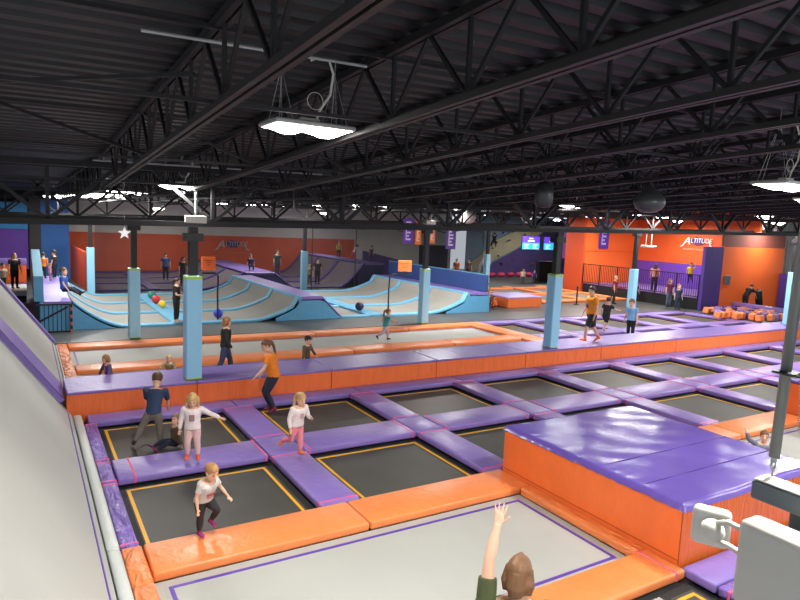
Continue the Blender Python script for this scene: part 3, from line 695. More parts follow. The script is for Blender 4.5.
# ------------------------------------------------------------------ orange padded court at the far side
for i, (ya, yb) in enumerate(((27.0, 27.6), (30.4, 31.0), (33.8, 34.4))):
    for j, (a, b) in enumerate(((26.4, 30.0), (30.02, 33.9))):
        MB().rbox(a, b, ya, yb, .01, .14, .04, 2).build('court_edge_pad', ORANGE, cat='pad', group='far orange court grid pads', label=f'{ORD[i]} row {"inner" if j == 0 else "outer"} orange pad of the small far court, past the orange box')
for j, x in enumerate((26.4, 30.0, 33.3)):
    for i, (ya, yb) in enumerate(((27.62, 30.38), (31.02, 33.78), (34.42, 35.1))):
        MB().rbox(x, x+.6, ya, yb, .01, .14, .04, 2).build('dividing_pad', ORANGE, cat='pad', group='far orange court dividing pads', label=f'{ORD[i]} orange dividing pad in {ORD[j]} line of the small far court past the orange box')
for j, (a, b) in enumerate(((27.02, 29.98), (30.62, 33.28))):
    for i, (ya, yb) in enumerate(((27.62, 30.38), (31.02, 33.78), (34.42, 35.1))):
        MB().box(a, b, ya, yb, .005, .04).build('trampoline', mat('far_bed', rgb(120, 116, 110), .6), cat='trampoline', group='far court trampolines', label=f'grey trampoline of the small far court, {ORD[j]} column {ORD[i]} row')
t = empty('padded_box', (23.8, 27, 0), 'small orange padded box with pale purple top beside two kids by the navy barrier', 'padded box')
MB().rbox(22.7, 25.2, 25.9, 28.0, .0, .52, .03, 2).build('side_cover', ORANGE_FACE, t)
MB().rbox(22.68, 25.22, 25.88, 28.02, .525, .6, .03, 2).build('top_cushion', mat('pale_purple', rgb(170, 150, 206), .4), t)
# queue barrier
t = empty('queue_barrier', (33, 26.5, 0), 'queue barrier posts with a red belt in front of the black railing', 'queue barrier')
for x, y in ((31.8, 26.6), (33.6, 26.2)):
    MB().lathe((x, y, 0), [(.18, 0), (.18, .03), (.04, .05), (.035, .95), (.05, .96), (.05, 1.0), (.01, 1.0)], 12).build('post', GALV if x > 33 else BLACK, t)
MB().bar((31.85, 26.6, .93), (33.55, 26.2, .93), .02, .07).build('belt', mat('red_belt', rgb(190, 40, 60), .5), t)
t = empty('queue_post', (28.3, 26.2, 0), 'single black queue post on the orange pads behind the column', 'queue post')
MB().lathe((28.3, 26.2, 0), [(.18, 0), (.18, .03), (.045, .05), (.045, 1.0), (.06, 1.02), (.06, 1.1), (.01, 1.1)], 12).build('post', BLACK, t)
m = MB(); m.box(37.0, 38.6, 38.6, 39.0, 0, 1.75); m.build('dark_screen', BLACK, cat='partition', label='low black partition below the hanging screens')
m = MB(); m.prism([(.05, 0), (.1, 0), (.35, 1.5), (1.3, 1.5), (.95, 2.7), (0.05, 1.4)], 'y', 0, .03); o = m.build('pennant', mat('grey_cloth', rgb(150, 146, 156), .7), cat='flag', label='grey triangular sail sign standing before the climbing wall'); o.location = (30.2, 38.2, .01)
for k, (x, c) in enumerate(((34.6, (30, 130, 70)), (35.7, (190, 40, 90)), (36.8, (210, 60, 110)), (37.9, (190, 40, 90)), (39.0, (215, 70, 120)), (40.1, (200, 50, 100)))):
    MB().ball((x, 43.2, .23), (.42, .3, .22), 12, 8).build('bean_bag', mat('seat_%d' % k, rgb(*c), .6), smooth=True, cat='seat', group='low seats before the climbing wall', label=f'{["green","crimson","pink","dark red","rose","magenta"][k]} low round seat before the climbing wall')

# ------------------------------------------------------------------ things hanging from the roof
bx, by = 10.42, 8.0
t = empty('punching_bag', (bx, by, 4.73), 'big black teardrop bag hanging from the roof joists', 'hanging bag')
zt = deckz(bx, by)
prof = [(.01, 4.72), (.13, 4.735), (.24, 4.80), (.295, 4.9), (.285, 4.99), (.22, 5.08), (.13, 5.16), (.05, 5.23), (.012, 5.27), (.012, zt-.03)]
MB().lathe((bx, by, 0), prof, 28).build('bag', mat('black_leather', rgb(66, 69, 69), .3), t, smooth=True)
t = empty('hanging_speaker', (7.65, 8.0, 4.68), 'tall black rounded loudspeaker hanging from the roof near the teardrop bag', 'speaker')
MB().lathe((7.65, 8.0, 0), [(.02, 4.68), (.11, 4.69), (.15, 4.76), (.16, 4.92), (.14, 5.07), (.06, 5.12)], 22).build('speaker_body', mat('black_speaker', rgb(40, 42, 44), .35), t, smooth=True)
MB().tube([(7.65, 8.0, 5.11), (7.65, 8.0, deckz(7.65, 8.0)-.03)], .015, 6).build('hanger', BLACK, t)
t = empty('mirror_ball', (17.6, 23.6, 4.8), 'silver mirror ball hanging behind the girder over the navy barrier', 'mirror ball')
MB().ball((17.9, 23.6, 4.82), .36, 20, 12).build('ball', mat('mirror', rgb(190, 180, 175), .3, metal=.7), t)
MB().tube([(17.9, 23.6, 5.17), (17.9, 23.6, deckz(18, 23.6))], .012, 5).build('hanger', BLACK, t)
t = empty('hanging_star', (2.32, 18, 3.5), 'small white star-shaped decoration hanging by the column at the stair railing', 'hanging decoration')
pts = []
for k in range(10):
    a = PI/2+2*PI*k/10; q = .17 if k % 2 == 0 else .07; pts.append((2.32+q*math.cos(a), 3.74+q*math.sin(a)))
MB().prism(pts, 'y', 17.97, 18.03).build('star', mat('star_white', rgb(225, 225, 225), .6, emit=((1,1,1,1), .2)), t)
MB().tube([(2.32, 18, 3.96), (2.32, 18, deckz(2.3, 18))], .005, 4).build('cord', GALV, t)
t = empty('hanging_ring', (29.4, 22.0, 3.6), 'white ring decoration on two cords hanging before the orange wall', 'hanging decoration')
for s in (-.22, .22): MB().tube([(28.9+s, 22.0, 3.75), (28.9+s, 22.0, 4.5)], .025, 6).build('cord', WHITE_PLASTIC, t)
MB().tube([(28.9+.36*math.cos(a), 22.0+.36*math.sin(a), 3.7) for a in [2*PI*k/18 for k in range(19)]], .06, 8).build('ring', WHITE_PLASTIC, t)
MB().tube([(28.5, 22.0, 4.5), (29.3, 22.0, 4.5)], .02, 6).build('bar', WHITE_PLASTIC, t)
# ------------------------------------------------------------------ people
def solid(mb, voxel, smooth_it=3):
    """fuse the collected closed shapes into one continuous skin"""
    me = mb.mesh('tmp_skin'); t = bpy.data.objects.new('tmp_skin', me); COL.objects.link(t)
    md = t.modifiers.new('fuse', 'REMESH'); md.mode = 'VOXEL'; md.voxel_size = voxel; md.use_smooth_shade = True
    if smooth_it:
        sm = t.modifiers.new('soft', 'SMOOTH'); sm.factor = .5; sm.iterations = smooth_it
    dg = bpy.context.evaluated_depsgraph_get()
    out = bpy.data.meshes.new_from_object(t.evaluated_get(dg)); bpy.data.objects.remove(t)
    for p in out.polygons: p.use_smooth = True
    return out
def link_part(name, me, m, parent):
    me.name = name; me.materials.clear(); me.materials.append(m)
    o = bpy.data.objects.new(name, me); COL.objects.link(o); o.parent = parent; o.matrix_parent_inverse = parent.matrix_world.inverted()
    return o
SKIN = mat('skin_fair', rgb(224, 176, 148), .55)
SKIN2 = mat('skin_tan', rgb(196, 146, 116), .55)
EYEM = mat('eye_dark', rgb(40, 30, 28), .3); LIPM = mat('lips', rgb(180, 96, 88), .5)
def clothm(c, k=0): return mat('cloth_%d_%d_%d' % c, rgb(*c), .8, vary=.12, vscale=9, bump=.15, bscale=18)
def hairm(c): return mat('hair_%d_%d_%d' % c, rgb(*c), .55, vary=.25, vscale=14)
HEADP = [(0, .10, .30, -.04), (.05, .19, .35, .03), (.12, .24, .37, .12), (.25, .285, .385, .30), (.4, .315, .39, .42), (.55, .335, .385, .48), (.7, .335, .37, .48), (.85, .28, .29, .40), (.94, .19, .18, .28), (1.0, .07, .06, .12)]
def V3(a): return Vector(a)

def person(label, x, y, z, h, face, cols, pose=None, group=None, kid=False, near=False, skin=None, air=0.0, mirror=False, face_parts=None):
    """x,y: where the hips are; z: height of what the lowest foot stands on; face: heading in degrees, 0 = +Y, clockwise"""
    P = dict(lean=(0, .03, 1), ua_l=(-.22, 0, -1), fa_l=(-.12, .18, -1), ua_r=(.22, 0, -1), fa_r=(.12, .18, -1),
             th_l=(-.06, .03, -1), sh_l=(0, -.04, -1), th_r=(.06, .03, -1), sh_r=(0, -.04, -1), head=(0, 0), tw=0)
    P.update(pose or {})
    hr = P.get('hr', 4.85 if kid else 6.6)
    hh = h/hr; leg = h*(.435 if kid else .49); thigh = leg*.5; shin = leg*.45; foot_h = leg*.05+.015*h
    spine = h-hh-leg-.03*h; sw = h*(.122 if kid else .125); hw = h*.05
    ual = h*(.165 if kid else .175); fal = h*.145; hand = h*.1
    a = math.radians(face); F = Vector((math.sin(a), math.cos(a), 0)); R = Vector((math.cos(a), -math.sin(a), 0)); U = Vector((0, 0, 1))
    def W(v): return (R*v[0]+F*v[1]+U*v[2])
    def D(v): return W(v).normalized()
    up = D(P['lean']); tw = math.radians(P['tw'])
    rs = (R*math.cos(tw)-F*math.sin(tw)); rs = (rs-up*rs.dot(up)).normalized(); fs = up.cross(rs).normalized()
    hip = Vector((x, y, 0)); neck = hip+up*spine
    pts = {}
    for s, sg in (('l', -1), ('r', 1)):
        hj = hip+R*hw*sg; kn = hj+D(P['th_'+s])*thigh; an = kn+D(P['sh_'+s])*shin
        sj = neck+rs*sw*sg-up*.035*h; el = sj+D(P['ua_'+s])*ual; wr = el+D(P['fa_'+s])*fal
        pts[s] = [hj, kn, an, sj, el, wr]
    low = min(pts['l'][2].z, pts['r'][2].z)-foot_h
    off = Vector((0, 0, z+air-low)) if not P.get('hipz') else Vector((0, 0, z+P['hipz']))
    hip += off; neck += off
    for s in pts: pts[s] = [p+off for p in pts[s]]
    root = empty('person', (x, y, z), label, 'person', group)
    vox = P.get('vox') or (max(.0085, h*.0075) if near else h*.0125)
    n = 14
    def ring(c, ax, ay, rx, ry): return [c+ax*(rx*math.cos(2*PI*k/n))+ay*(ry*math.sin(2*PI*k/n)) for k in range(n)]
    wf = P.get('wide', 1.2 if kid else 1.12)
    tor = [(-.055, .058, .05), (-.01, .088, .066), (.10, .09, .066), (.3, .083, .06), (.5, .085, .062), (.72, .1, .068), (.86, .105, .064), (.95, .085, .05), (1.02, .045, .04)]
    def torso(mb, grow=0, t0=-1, t1=9):
        rr = []
        for t, rx, ry in tor:
            if t < t0 or t > t1: continue
            mix = min(1, max(0, t/.3)); ax = (R*(1-mix)+rs*mix).normalized(); ay = (F*(1-mix)+fs*mix).normalized()
            rr.append(ring(hip+up*spine*t, ax, ay, rx*h*wf+grow, ry*h*wf*1.06+grow))
        mb.loft(rr)
    def limb(mb, a_, b_, r0, r1, bul=0, grow=0, t0=0, t1=1):
        A = a_.lerp(b_, t0); B = a_.lerp(b_, t1); pp = []; rr = []
        for k in range(5):
            t = k/4; tt = t0+(t1-t0)*t; pp.append(A.lerp(B, t)); rr.append((r0+(r1-r0)*tt+bul*math.sin(PI*min(1, tt*1.25)))*1+grow)
        mb.tube(pp, rr, 10)
    body = MB(); torso(body)
    feet = {}
    for s, sg in (('l', -1), ('r', 1)):
        hj, kn, an, sj, el, wr = pts[s]
        limb(body, hj, kn, .052*h*wf, .034*h, .004*h); limb(body, kn, an, .034*h, .02*h, .007*h)
        body.ball(kn, .034*h, 10, 6)
        limb(body, sj, el, .031*h, .023*h, .003*h); limb(body, el, wr, .024*h, .016*h, .003*h); body.ball(el, .0235*h, 8, 6); body.ball(sj, .036*h, 10, 6)
        # foot: heel to toe
        fd = Vector((0, 0, 0)); sd = D(P['sh_'+s]); fd = F*1.0 + R*.12*sg; fd = (fd-sd*fd.dot(sd)); fd.normalize()
        if sd.z > -.5: fd = (fd*.8+sd*.5).normalized()
        gd = sd; c0 = an+gd*(.015*h)
        rings = []
        for t, wv, hv in ((-.3, .016, .012), (-.22, .022, .022), (0, .024, .026), (.35, .025, .02), (.7, .028, .013), (.9, .022, .009), (1, .01, .006)):
            sdv = gd.cross(fd).normalized(); c = c0+fd*(t*.11*h)+gd*(.012*h-hv*h*.5+.008*h); rings.append([c+sdv*(wv*h*math.cos(2*PI*k/10))+gd*(hv*h*math.sin(2*PI*k/10)) for k in range(10)])
        feet[s] = rings; body.loft(rings)
        # hand: palm, four fingers and a thumb
        hd = D(P.get('hand_'+s, P['fa_'+s])); el_d = (wr-el).normalized()
        side = (hd.cross(F) if abs(hd.dot(F)) < .9 else hd.cross(R)).normalized()*(-sg)
        if P.get('palm_'+s): side = D(P['palm_'+s]); side = (side-hd*side.dot(hd)).normalized()
        nrm = hd.cross(side).normalized()
        pal = hand*.48; pr = []
        for t, wv, hv in ((-.12, .3, .22), (.15, .36, .2), (.6, .44, .19), (1.0, .42, .15)):
            c = wr+hd*(pal*t); pr.append([c+side*(wv*pal*math.cos(2*PI*k/10))+nrm*(hv*pal*math.sin(2*PI*k/10)) for k in range(10)])
        body.loft(pr)
        fr = max(.0065, P.get('fing', .0052)*h); spr = P.get('spread', .35)
        curl = P.get('curl', .35)
        for q, (o_, ln) in enumerate(((-.33, .78), (-.11, .95), (.11, 1.0), (.33, .9))):
            b0 = wr+hd*pal*.92+side*(o_*pal*1.05); d1 = (hd+side*o_*spr).normalized(); d2 = (d1-nrm*curl*sg).normalized(); L = hand*.5*ln
            b1 = b0+d1*L*.5; b2 = b1+d2*L*.5; body.tube([b0, b1, b2], [fr*1.05, fr, fr*.8], 7)
        b0 = wr+hd*pal*.25+side*pal*.34; d1 = (hd*.7+side*.75).normalized(); b1 = b0+d1*hand*.24; b2 = b1+(d1+hd*.6).normalized()*hand*.2
        body.tube([b0, b1, b2], [fr*1.3, fr*1.1, fr*.85], 7)
    # head on its neck
    hy, hp = P['head']; hy = math.radians(hy); hp = math.radians(hp)
    upm = (up*.6+U*.4).normalized(); r1 = (rs*math.cos(hy)-fs*math.sin(hy)).normalized(); f1 = (upm.cross(r1)).normalized(); r1 = f1.cross(upm).normalized()
    fh = (f1*math.cos(hp)+upm*math.sin(hp)).normalized(); uh = r1.cross(fh).normalized()
    chin = neck+upm*(.03*h)+fh*(.012*h)
    def hpnt(r, f, t, s=1): return chin+r1*(r*hh*s)+fh*(f*hh*s)+uh*(t*hh)
    body.tube([neck-up*.05*h, neck+upm*.01*h, chin+uh*hh*.3-fh*.02*h], [.034*h, .029*h, .03*h], 10)
    hw_ = .92
    body.loft([[hpnt(wx*hw_*math.cos(2*PI*k/16), (fr_-bk)/2+(fr_+bk)/2*math.sin(2*PI*k/16), t) for k in range(16)] for t, wx, fr_, bk in HEADP])
    body.loft([[hpnt(.045*w_*math.cos(2*PI*k/8), yy+.05*w_*math.sin(2*PI*k/8), t) for k in range(8)] for t, yy, w_ in ((.33, .40, 1.3), (.38, .42, 1.5), (.46, .385, .9), (.54, .36, .7))])
    for sg in (-1, 1):
        body.ball(hpnt(.31*sg, -.02, .44), (.05*hh, .09*hh, .12*hh), 8, 6, (r1, fh, uh))
    bm_ = solid(body, vox)
    link_part('body', bm_, skin or SKIN, root)
    if near:
        for sg in (-1, 1):
            MB().ball(hpnt(.135*sg, .345, .5), (.052*hh, .035*hh, .034*hh), 10, 6, (r1, fh, uh)).build('eye', EYEM, root, smooth=True)
            b = MB(); b.tube([hpnt(.06*sg, .365, .585), hpnt(.14*sg, .36, .605), hpnt(.22*sg, .30, .58)], .014*hh, 6); b.build('eyebrow', hairm(cols.get('hair', (110, 80, 56))), root, smooth=True)
        MB().ball(hpnt(0, .365, .2), (.085*hh, .02*hh, .022*hh), 10, 6, (r1, fh, uh)).build('mouth', LIPM, root, smooth=True)
    # hair
    hc = cols.get('hair', (110, 80, 56)); st = P.get('hairstyle', 'short'); hb = MB()
    gsc = 1.1 if st != 'thick' else 1.2
    m_ = 20; tl = [.12, .22, .34, .46, .58, .7, .82, .92, 1.0, 1.07]
    def prof(t):
        t = min(t, 1.0)
        for (t0, *A), (t1, *B) in zip(HEADP, HEADP[1:]):
            if t0 <= t <= t1:
                q = (t-t0)/(t1-t0); return [A[i]+(B[i]-A[i])*q for i in range(3)]
        return HEADP[-1][1:]
    rings = []
    lowb = {'short': .3, 'thick': .18, 'long': .05, 'pony': .25, 'bald': .5, 'bob': .02}[st if st in ('short', 'thick', 'long', 'pony', 'bald', 'bob') else 'short']
    for i in range(10):
        t = i/9; ringp = []
        for k in range(m_):
            an_ = 2*PI*k/m_; s_ = math.sin(an_)  # +1 is the face side
            tmin = lowb if s_ < .1 else (lowb+(.72-lowb)*min(1, (s_-.1)/.55))
            tt = tmin+(1.06-tmin)*t; wx, f0, b0 = prof(tt)
            if tt > 1: k_ = max(.12, 1-(tt-1)*12); wx, f0, b0 = .09*k_, .07*k_, .12*k_
            g = gsc if tt < .98 else 1.0
            wob = 1+.03*math.sin(7*an_+5*t)
            ringp.append(hpnt(wx*hw_*g*wob*math.cos(an_), (f0-b0)/2+(f0+b0)/2*g*wob*s_, tt*1.0+(.02 if tt > .9 else 0)))
        rings.append(ringp)
    hb.loft(rings)
    if st in ('long',):
        for k, sx in enumerate((-.24, 0, .24)):
            hb.tube([hpnt(sx, -.25, .5), hpnt(sx*1.3, -.42, .1), hpnt(sx*1.35, -.42, -.35), hpnt(sx*1.2, -.4, -.7), hpnt(sx*.9, -.38, -.95)], [.2*hh, .19*hh, .17*hh, .13*hh, .03*hh], 8)
        for sx in (-1, 1):
            hb.tube([hpnt(.3*sx, -.05, .62), hpnt(.39*sx, -.05, .2), hpnt(.4*sx, .02, -.15), hpnt(.36*sx, .05, -.45)], [.1*hh, .11*hh, .1*hh, .03*hh], 8)
    if st == 'pony':
        hb.tube([hpnt(0, -.45, .75), hpnt(.02, -.62, .6), hpnt(.03, -.66, .2), hpnt(.05, -.6, -.4), hpnt(.06, -.5, -.9)], [.1*hh, .13*hh, .15*hh, .12*hh, .03*hh], 8)
    if st == 'bun': hb.ball(hpnt(0, -.2, 1.08), .15*hh, 10, 8)
    if st == 'bob':
        for sx in (-1, -.5, .5, 1): hb.tube([hpnt(.26*sx, -.1-.12*(1-abs(sx)), .7), hpnt(.33*sx, -.16-.2*(1-abs(sx)), .3), hpnt(.3*sx, -.16-.2*(1-abs(sx)), .04)], [.12*hh, .14*hh, .1*hh], 8)
        hb.tube([hpnt(0, -.3, .6), hpnt(0, -.36, .2), hpnt(0, -.32, .0)], [.25*hh, .25*hh, .2*hh], 10)
    if not P.get('nohair'): link_part('hair', solid(hb, vox*1.1, 5 if near else 1), hairm(hc), root)
    if 'cap' in cols:
        cb = MB(); cb.loft([[hpnt(.36*sc*math.cos(2*PI*k/16), -.04+.47*sc*math.sin(2*PI*k/16), t) for k in range(16)] for t, sc in ((.68, 1.02), (.82, 1.0), (.96, .8), (1.06, .4), (1.09, .05))])
        cb.loft([[hpnt(rx*math.cos(2*PI*k/12), .42+.2*math.sin(2*PI*k/12), t) for k in range(12)] for t, rx in ((.69, .3), (.73, .3))])
        cb.build('cap', clothm(cols['cap']), root, smooth=True)
    # clothes
    g = .0075*h+.004
    if cols.get('shirt'):
        sb = MB(); hem = P.get('hem', -.02); torso(sb, g+.002*h, hem, .96)
        sl = cols.get('sleeve', 1.0)   # 0.55 of the arm = short
        for s in 'lr':
            hj, kn, an, sj, el, wr = pts[s]
            if sl > 0:
                limb(sb, sj, el, .033*h, .026*h, .002*h, g, 0, min(1, sl*1.0) if sl < 1 else 1); sb.ball(sj, .038*h+g, 10, 6)
            if sl >= 1: sb.ball(el, .025*h+g, 8, 6); limb(sb, el, wr, .026*h, .019*h, .002*h, g*.8, 0, .93)
        link_part('shirt', solid(sb, vox*1.1, 2), clothm(cols['shirt']), root)
        if cols.get('collar'):
            pass
    if cols.get('print'):
        pb = MB(); c = hip+up*spine*.62
        for (dx, dz, w_, h_) in cols.get('print_shape', [(0, 0, .055, .05)]):
            def fn(u, v):
                an_ = (u-.5)*2*w_*9+dx*9; rx, ry = .094*h*wf+g+.006*h, .066*h*wf*1.06+g+.006*h
                return c+rs*(rx*math.sin(an_))+fs*(ry*math.cos(an_)+.002)+up*((v-.5)*2*h_*h+dz*h)
            pb.sheet(fn, 8, 4)
        pb.build('shirt_print', clothm(cols['print']), root, smooth=True)
    if cols.get('pants'):
        pb = MB(); torso(pb, g*.8, -.06, .12); ln = cols.get('leglen', 1.0); fl = g*(1.5 if ln < .6 else .8)
        for s in 'lr':
            hj, kn, an, sj, el, wr = pts[s]
            limb(pb, hj, kn, .052*h*wf, .036*h, .004*h, fl, 0, min(1, ln*2)); 
            if ln > .5: pb.ball(kn, .036*h+fl, 10, 6); limb(pb, kn, an, .036*h, .023*h, .006*h, fl, 0, (ln-.5)*2*.97)
        pb.ball(hip-up*.03*h, (.07*h, .06*h, .05*h), 10, 6)
        link_part('trousers' if ln > .6 else 'shorts', solid(pb, vox*1.1, 2), clothm(cols['pants']), root)
    if cols.get('socks'):
        for s in 'lr':
            hj, kn, an, sj, el, wr = pts[s]; sb = MB(); cc = [sum((p for p in rg), Vector())/len(rg) for rg in feet[s]]
            sb.loft([[c+(p-c)*1.22 for p in rg] for c, rg in zip(cc, feet[s])]); limb(sb, kn, an, .03*h, .024*h, 0, .003*h, .85, 1.04)
            link_part('sock', solid(sb, vox, 2), clothm(cols['socks']), root)
    low = min((o.matrix_world @ v.co).z for o in root.children for v in o.data.vertices)
    if not P.get('nodrop'):
        root.location.z += z+air+.004-low
    return root

ORS = (236, 96, 66)
# boy in the navy vest, seen from behind, legs apart, leaning over the child on the mat
person('boy in navy vest and grey trousers, legs apart, seen from behind on the black trampoline', 2.06, 12.25, -.14, 1.42, 20,
       dict(shirt=(46, 62, 96), sleeve=.92, pants=(120, 112, 100), socks=(30, 28, 28), hair=(92, 62, 42)), dict(wide=1.02, lean=(.05, .38, 1), th_l=(-.5, -.05, -1), sh_l=(-.45, -.35, -1), th_r=(.12, .12, -1), sh_r=(.06, -.1, -1), ua_l=(-.1, .6, -1), fa_l=(.1, .6, -1), ua_r=(.12, .6, -1), fa_r=(-.05, .6, -1), head=(0, -20)), kid=True, near=True)
# child sitting on the trampoline beside him
person('small child in dark clothes and brown jacket sitting on the black trampoline by the boy', 2.42, 11.95, -.14, 1.0, 268,
       dict(shirt=(112, 96, 72), pants=(34, 38, 62), socks=(120, 40, 90), hair=(150, 110, 72)), dict(hipz=.12, lean=(0, .05, 1), th_l=(-.25, 1, .25), sh_l=(0, .8, -.6), th_r=(.25, 1, .1), sh_r=(0, .9, -.35), ua_l=(-.4, -.3, -1), fa_l=(-.3, -.1, -1), ua_r=(.4, -.3, -1), fa_r=(.3, 0, -1), head=(-40, 10)), kid=True, near=True)
# girl in the white top, jumping with an arm out
person('girl in white printed top and pale pink leggings jumping with one arm held out', 2.46, 10.8, 0, 1.17, 200,
       dict(shirt=(232, 220, 220), print=(150, 118, 122), print_shape=[(0, -.015, .034, .05)], pants=(226, 186, 186), socks=ORS, hair=(206, 168, 108)),
       dict(air=0, th_l=(-.1, .12, -1), sh_l=(-.02, -.15, -1), th_r=(.08, .2, -1), sh_r=(.02, -.25, -1), ua_l=(-1, .25, -.45), fa_l=(-1, .3, -.35), ua_r=(.28, -.05, -1), fa_r=(.1, .15, -1), hairstyle='long', head=(-5, -22)), kid=True, near=True, air=.06)
# girl running over the pad crossing
person('girl with fair ponytail in white top and pink leggings running over the purple pad crossing', 4.22, 10.38, 0.01, 1.17, 165,
       dict(shirt=(236, 224, 220), print=(190, 160, 160), print_shape=[(0, .0, .03, .04)], pants=(232, 138, 148), socks=(238, 128, 78), hair=(196, 158, 104)),
       dict(lean=(0, .18, 1), th_l=(-.06, .1, -1), sh_l=(0, .02, -1), th_r=(.12, -.1, -1), sh_r=(.1, -1.0, -.35), ua_l=(-.3, .1, -1), fa_l=(.3, .8, .1), ua_r=(.25, -.2, -1), fa_r=(.1, .4, -1), hairstyle='pony', head=(0, -10)), kid=True, near=True)
# boy running on the orange pad
person('fair-haired boy in grey printed T-shirt and dark leggings running on the orange court edge pad', 2.0, 8.15, 0.01, 1.04, 150,
       dict(shirt=(200, 196, 190), sleeve=.62, print=(186, 84, 80), print_shape=[(0, -.03, .06, .018), (0, -.07, .05, .008)], pants=(42, 36, 40), leglen=.95, socks=(150, 40, 110), hair=(176, 132, 82)),
       dict(hr=4.4, wide=1.4, lean=(.02, .34, 1), th_l=(-.08, .95, -.6), sh_l=(0, -.65, -1), th_r=(.04, .05, -1), sh_r=(0, -.1, -1), ua_l=(-.65, .1, -1), fa_l=(-.15, .75, -.7), ua_r=(.25, -.2, -1), fa_r=(.05, .2, -1), head=(5, -12)), kid=True, near=True)
# woman in orange
person('woman with long brown ponytail in orange T-shirt and dark jeans beside the orange kerb', 4.86, 13.42, -.14, 1.7, 285,
       dict(shirt=(244, 136, 34), sleeve=.6, pants=(36, 40, 62), socks=(120, 40, 66), hair=(112, 72, 46)),
       dict(wide=1.2, lean=(0, .22, 1), th_l=(-.06, .42, -1), sh_l=(0, -.5, -1), th_r=(.06, .5, -1), sh_r=(0, -.38, -1), ua_l=(-.3, .5, -1), fa_l=(-.2, .8, -.7), ua_r=(.22, .1, -1), fa_r=(.1, .5, -1), hairstyle='pony', head=(-15, -12)), near=True)
# person in the green shirt waving, back to the camera
person('person in olive green T-shirt, back turned, raising one bare arm over the grey court', 3.08, 3.2, .0, 1.82, 40,
       dict(shirt=(74, 82, 48), sleeve=.6, pants=(50, 52, 60), socks=ORS, hair=(120, 84, 54)),
       dict(vox=.006, fing=.0046, spread=.85, lean=(0, .06, 1), ua_l=(.02, .3, 1), fa_l=(.22, .5, 1), hand_l=(.15, .45, 1), palm_l=(.9, -.2, 0), curl=.1, ua_r=(.25, -.1, -1), fa_r=(.1, .3, -1), hairstyle='bob', head=(15, -8)), near=True)
# man in orange on the walkway
person('bearded man in orange staff T-shirt and black shorts walking on the raised purple walkway', 16.95, 14.93, .5, 1.92, 292,
       dict(shirt=(250, 150, 34), sleeve=.66, pants=(34, 32, 34), leglen=.5, socks=(246, 130, 84), hair=(46, 34, 30), print=(104, 72, 140), print_shape=[(.02, -.05, .06, .028)]),
       dict(lean=(0, .06, 1), wide=1.3, th_l=(-.06, .52, -1), sh_l=(0, .1, -1), th_r=(.06, -.3, -1), sh_r=(0, -.6, -1), ua_l=(-.22, -.1, -1), fa_l=(-.1, .3, -1), ua_r=(.25, .1, -1), fa_r=(.1, .4, -1), head=(-5, -6)), near=True)
person('boy in light blue T-shirt and black trousers standing behind the walkway near the orange-shirted man', 22.2, 17.4, -.1, 1.66, 262,
       dict(shirt=(120, 176, 226), sleeve=.6, pants=(30, 30, 36), socks=ORS, hair=(132, 92, 56)), dict(head=(0, -15)), kid=True, near=True)
person('child in black T-shirt and shorts running behind the man in orange', 22.1, 18.68, .005, 1.5, 80,
       dict(shirt=(36, 34, 38), sleeve=.6, pants=(36, 34, 38), leglen=.5, hair=(60, 42, 32)), dict(lean=(0, .2, 1), th_l=(-.06, .7, -1), sh_l=(0, -.3, -1), th_r=(.06, -.4, -1), sh_r=(0, -.6, -1), ua_r=(.5, .7, -.7), fa_r=(.2, 1, -.2), ua_l=(-.3, -.5, -1), fa_l=(-.1, .4, -1)), kid=True, near=True)
# long court
person('girl in teal top and pale leggings running on the long grey court', 11.7, 20.2, -.1, 1.22, 100,
       dict(shirt=(58, 150, 156), sleeve=.5, pants=(196, 172, 186), socks=(60, 50, 60), hair=(140, 98, 66)), dict(lean=(0, .15, 1), th_l=(-.06, .5, -1), sh_l=(0, .1, -1), th_r=(.06, -.55, -1), sh_r=(0, -1, -.6), ua_l=(-.6, -.5, -.7), fa_l=(-.4, .3, -.6), ua_r=(.8, .5, -.5), fa_r=(.6, .6, -.2), hairstyle='pony'), kid=True, near=True)
person('woman with short brown hair in black cardigan and jeans walking behind the walkway', 4.72, 16.9, -.1, 1.62, 105,
       dict(shirt=(30, 28, 30), pants=(46, 58, 92), hair=(146, 92, 56), print=(220, 214, 206), print_shape=[(0, -.04, .03, .11)]), dict(lean=(0, .04, 1), th_l=(-.06, .35, -1), sh_l=(0, .1, -1), th_r=(.06, -.25, -1), sh_r=(0, -.4, -1), ua_l=(-.2, -.15, -1), fa_l=(-.1, .3, -1), ua_r=(.2, .05, -1), fa_r=(.1, .7, -1), hairstyle='bob'), near=True)
person('toddler in purple checked top at the back edge of the walkway near the sloped wall', 1.72, 16.16, -.1, .97, 250,
       dict(shirt=(92, 74, 120), pants=(48, 46, 78), hair=(150, 106, 62), print=(200, 190, 214), print_shape=[(-.04, .02, .012, .06), (.03, .0, .012, .06)]), dict(lean=(0, .2, 1), ua_l=(-.5, .4, -1), fa_l=(-.3, .4, -1), ua_r=(.5, .3, -1), fa_r=(.3, .3, -1), hairstyle='bob'), kid=True, near=True)
person('fair-haired toddler in beige patterned top leaning on the walkway beside the blue column', 3.13, 16.24, -.1, .88, 205,
       dict(shirt=(156, 140, 108), pants=(90, 80, 70), hair=(212, 176, 118)), dict(lean=(0, .3, 1), ua_l=(-.6, .8, -.6), fa_l=(.1, .9, -.3), ua_r=(.6, .8, -.6), fa_r=(-.1, .9, -.3)), kid=True, near=True)
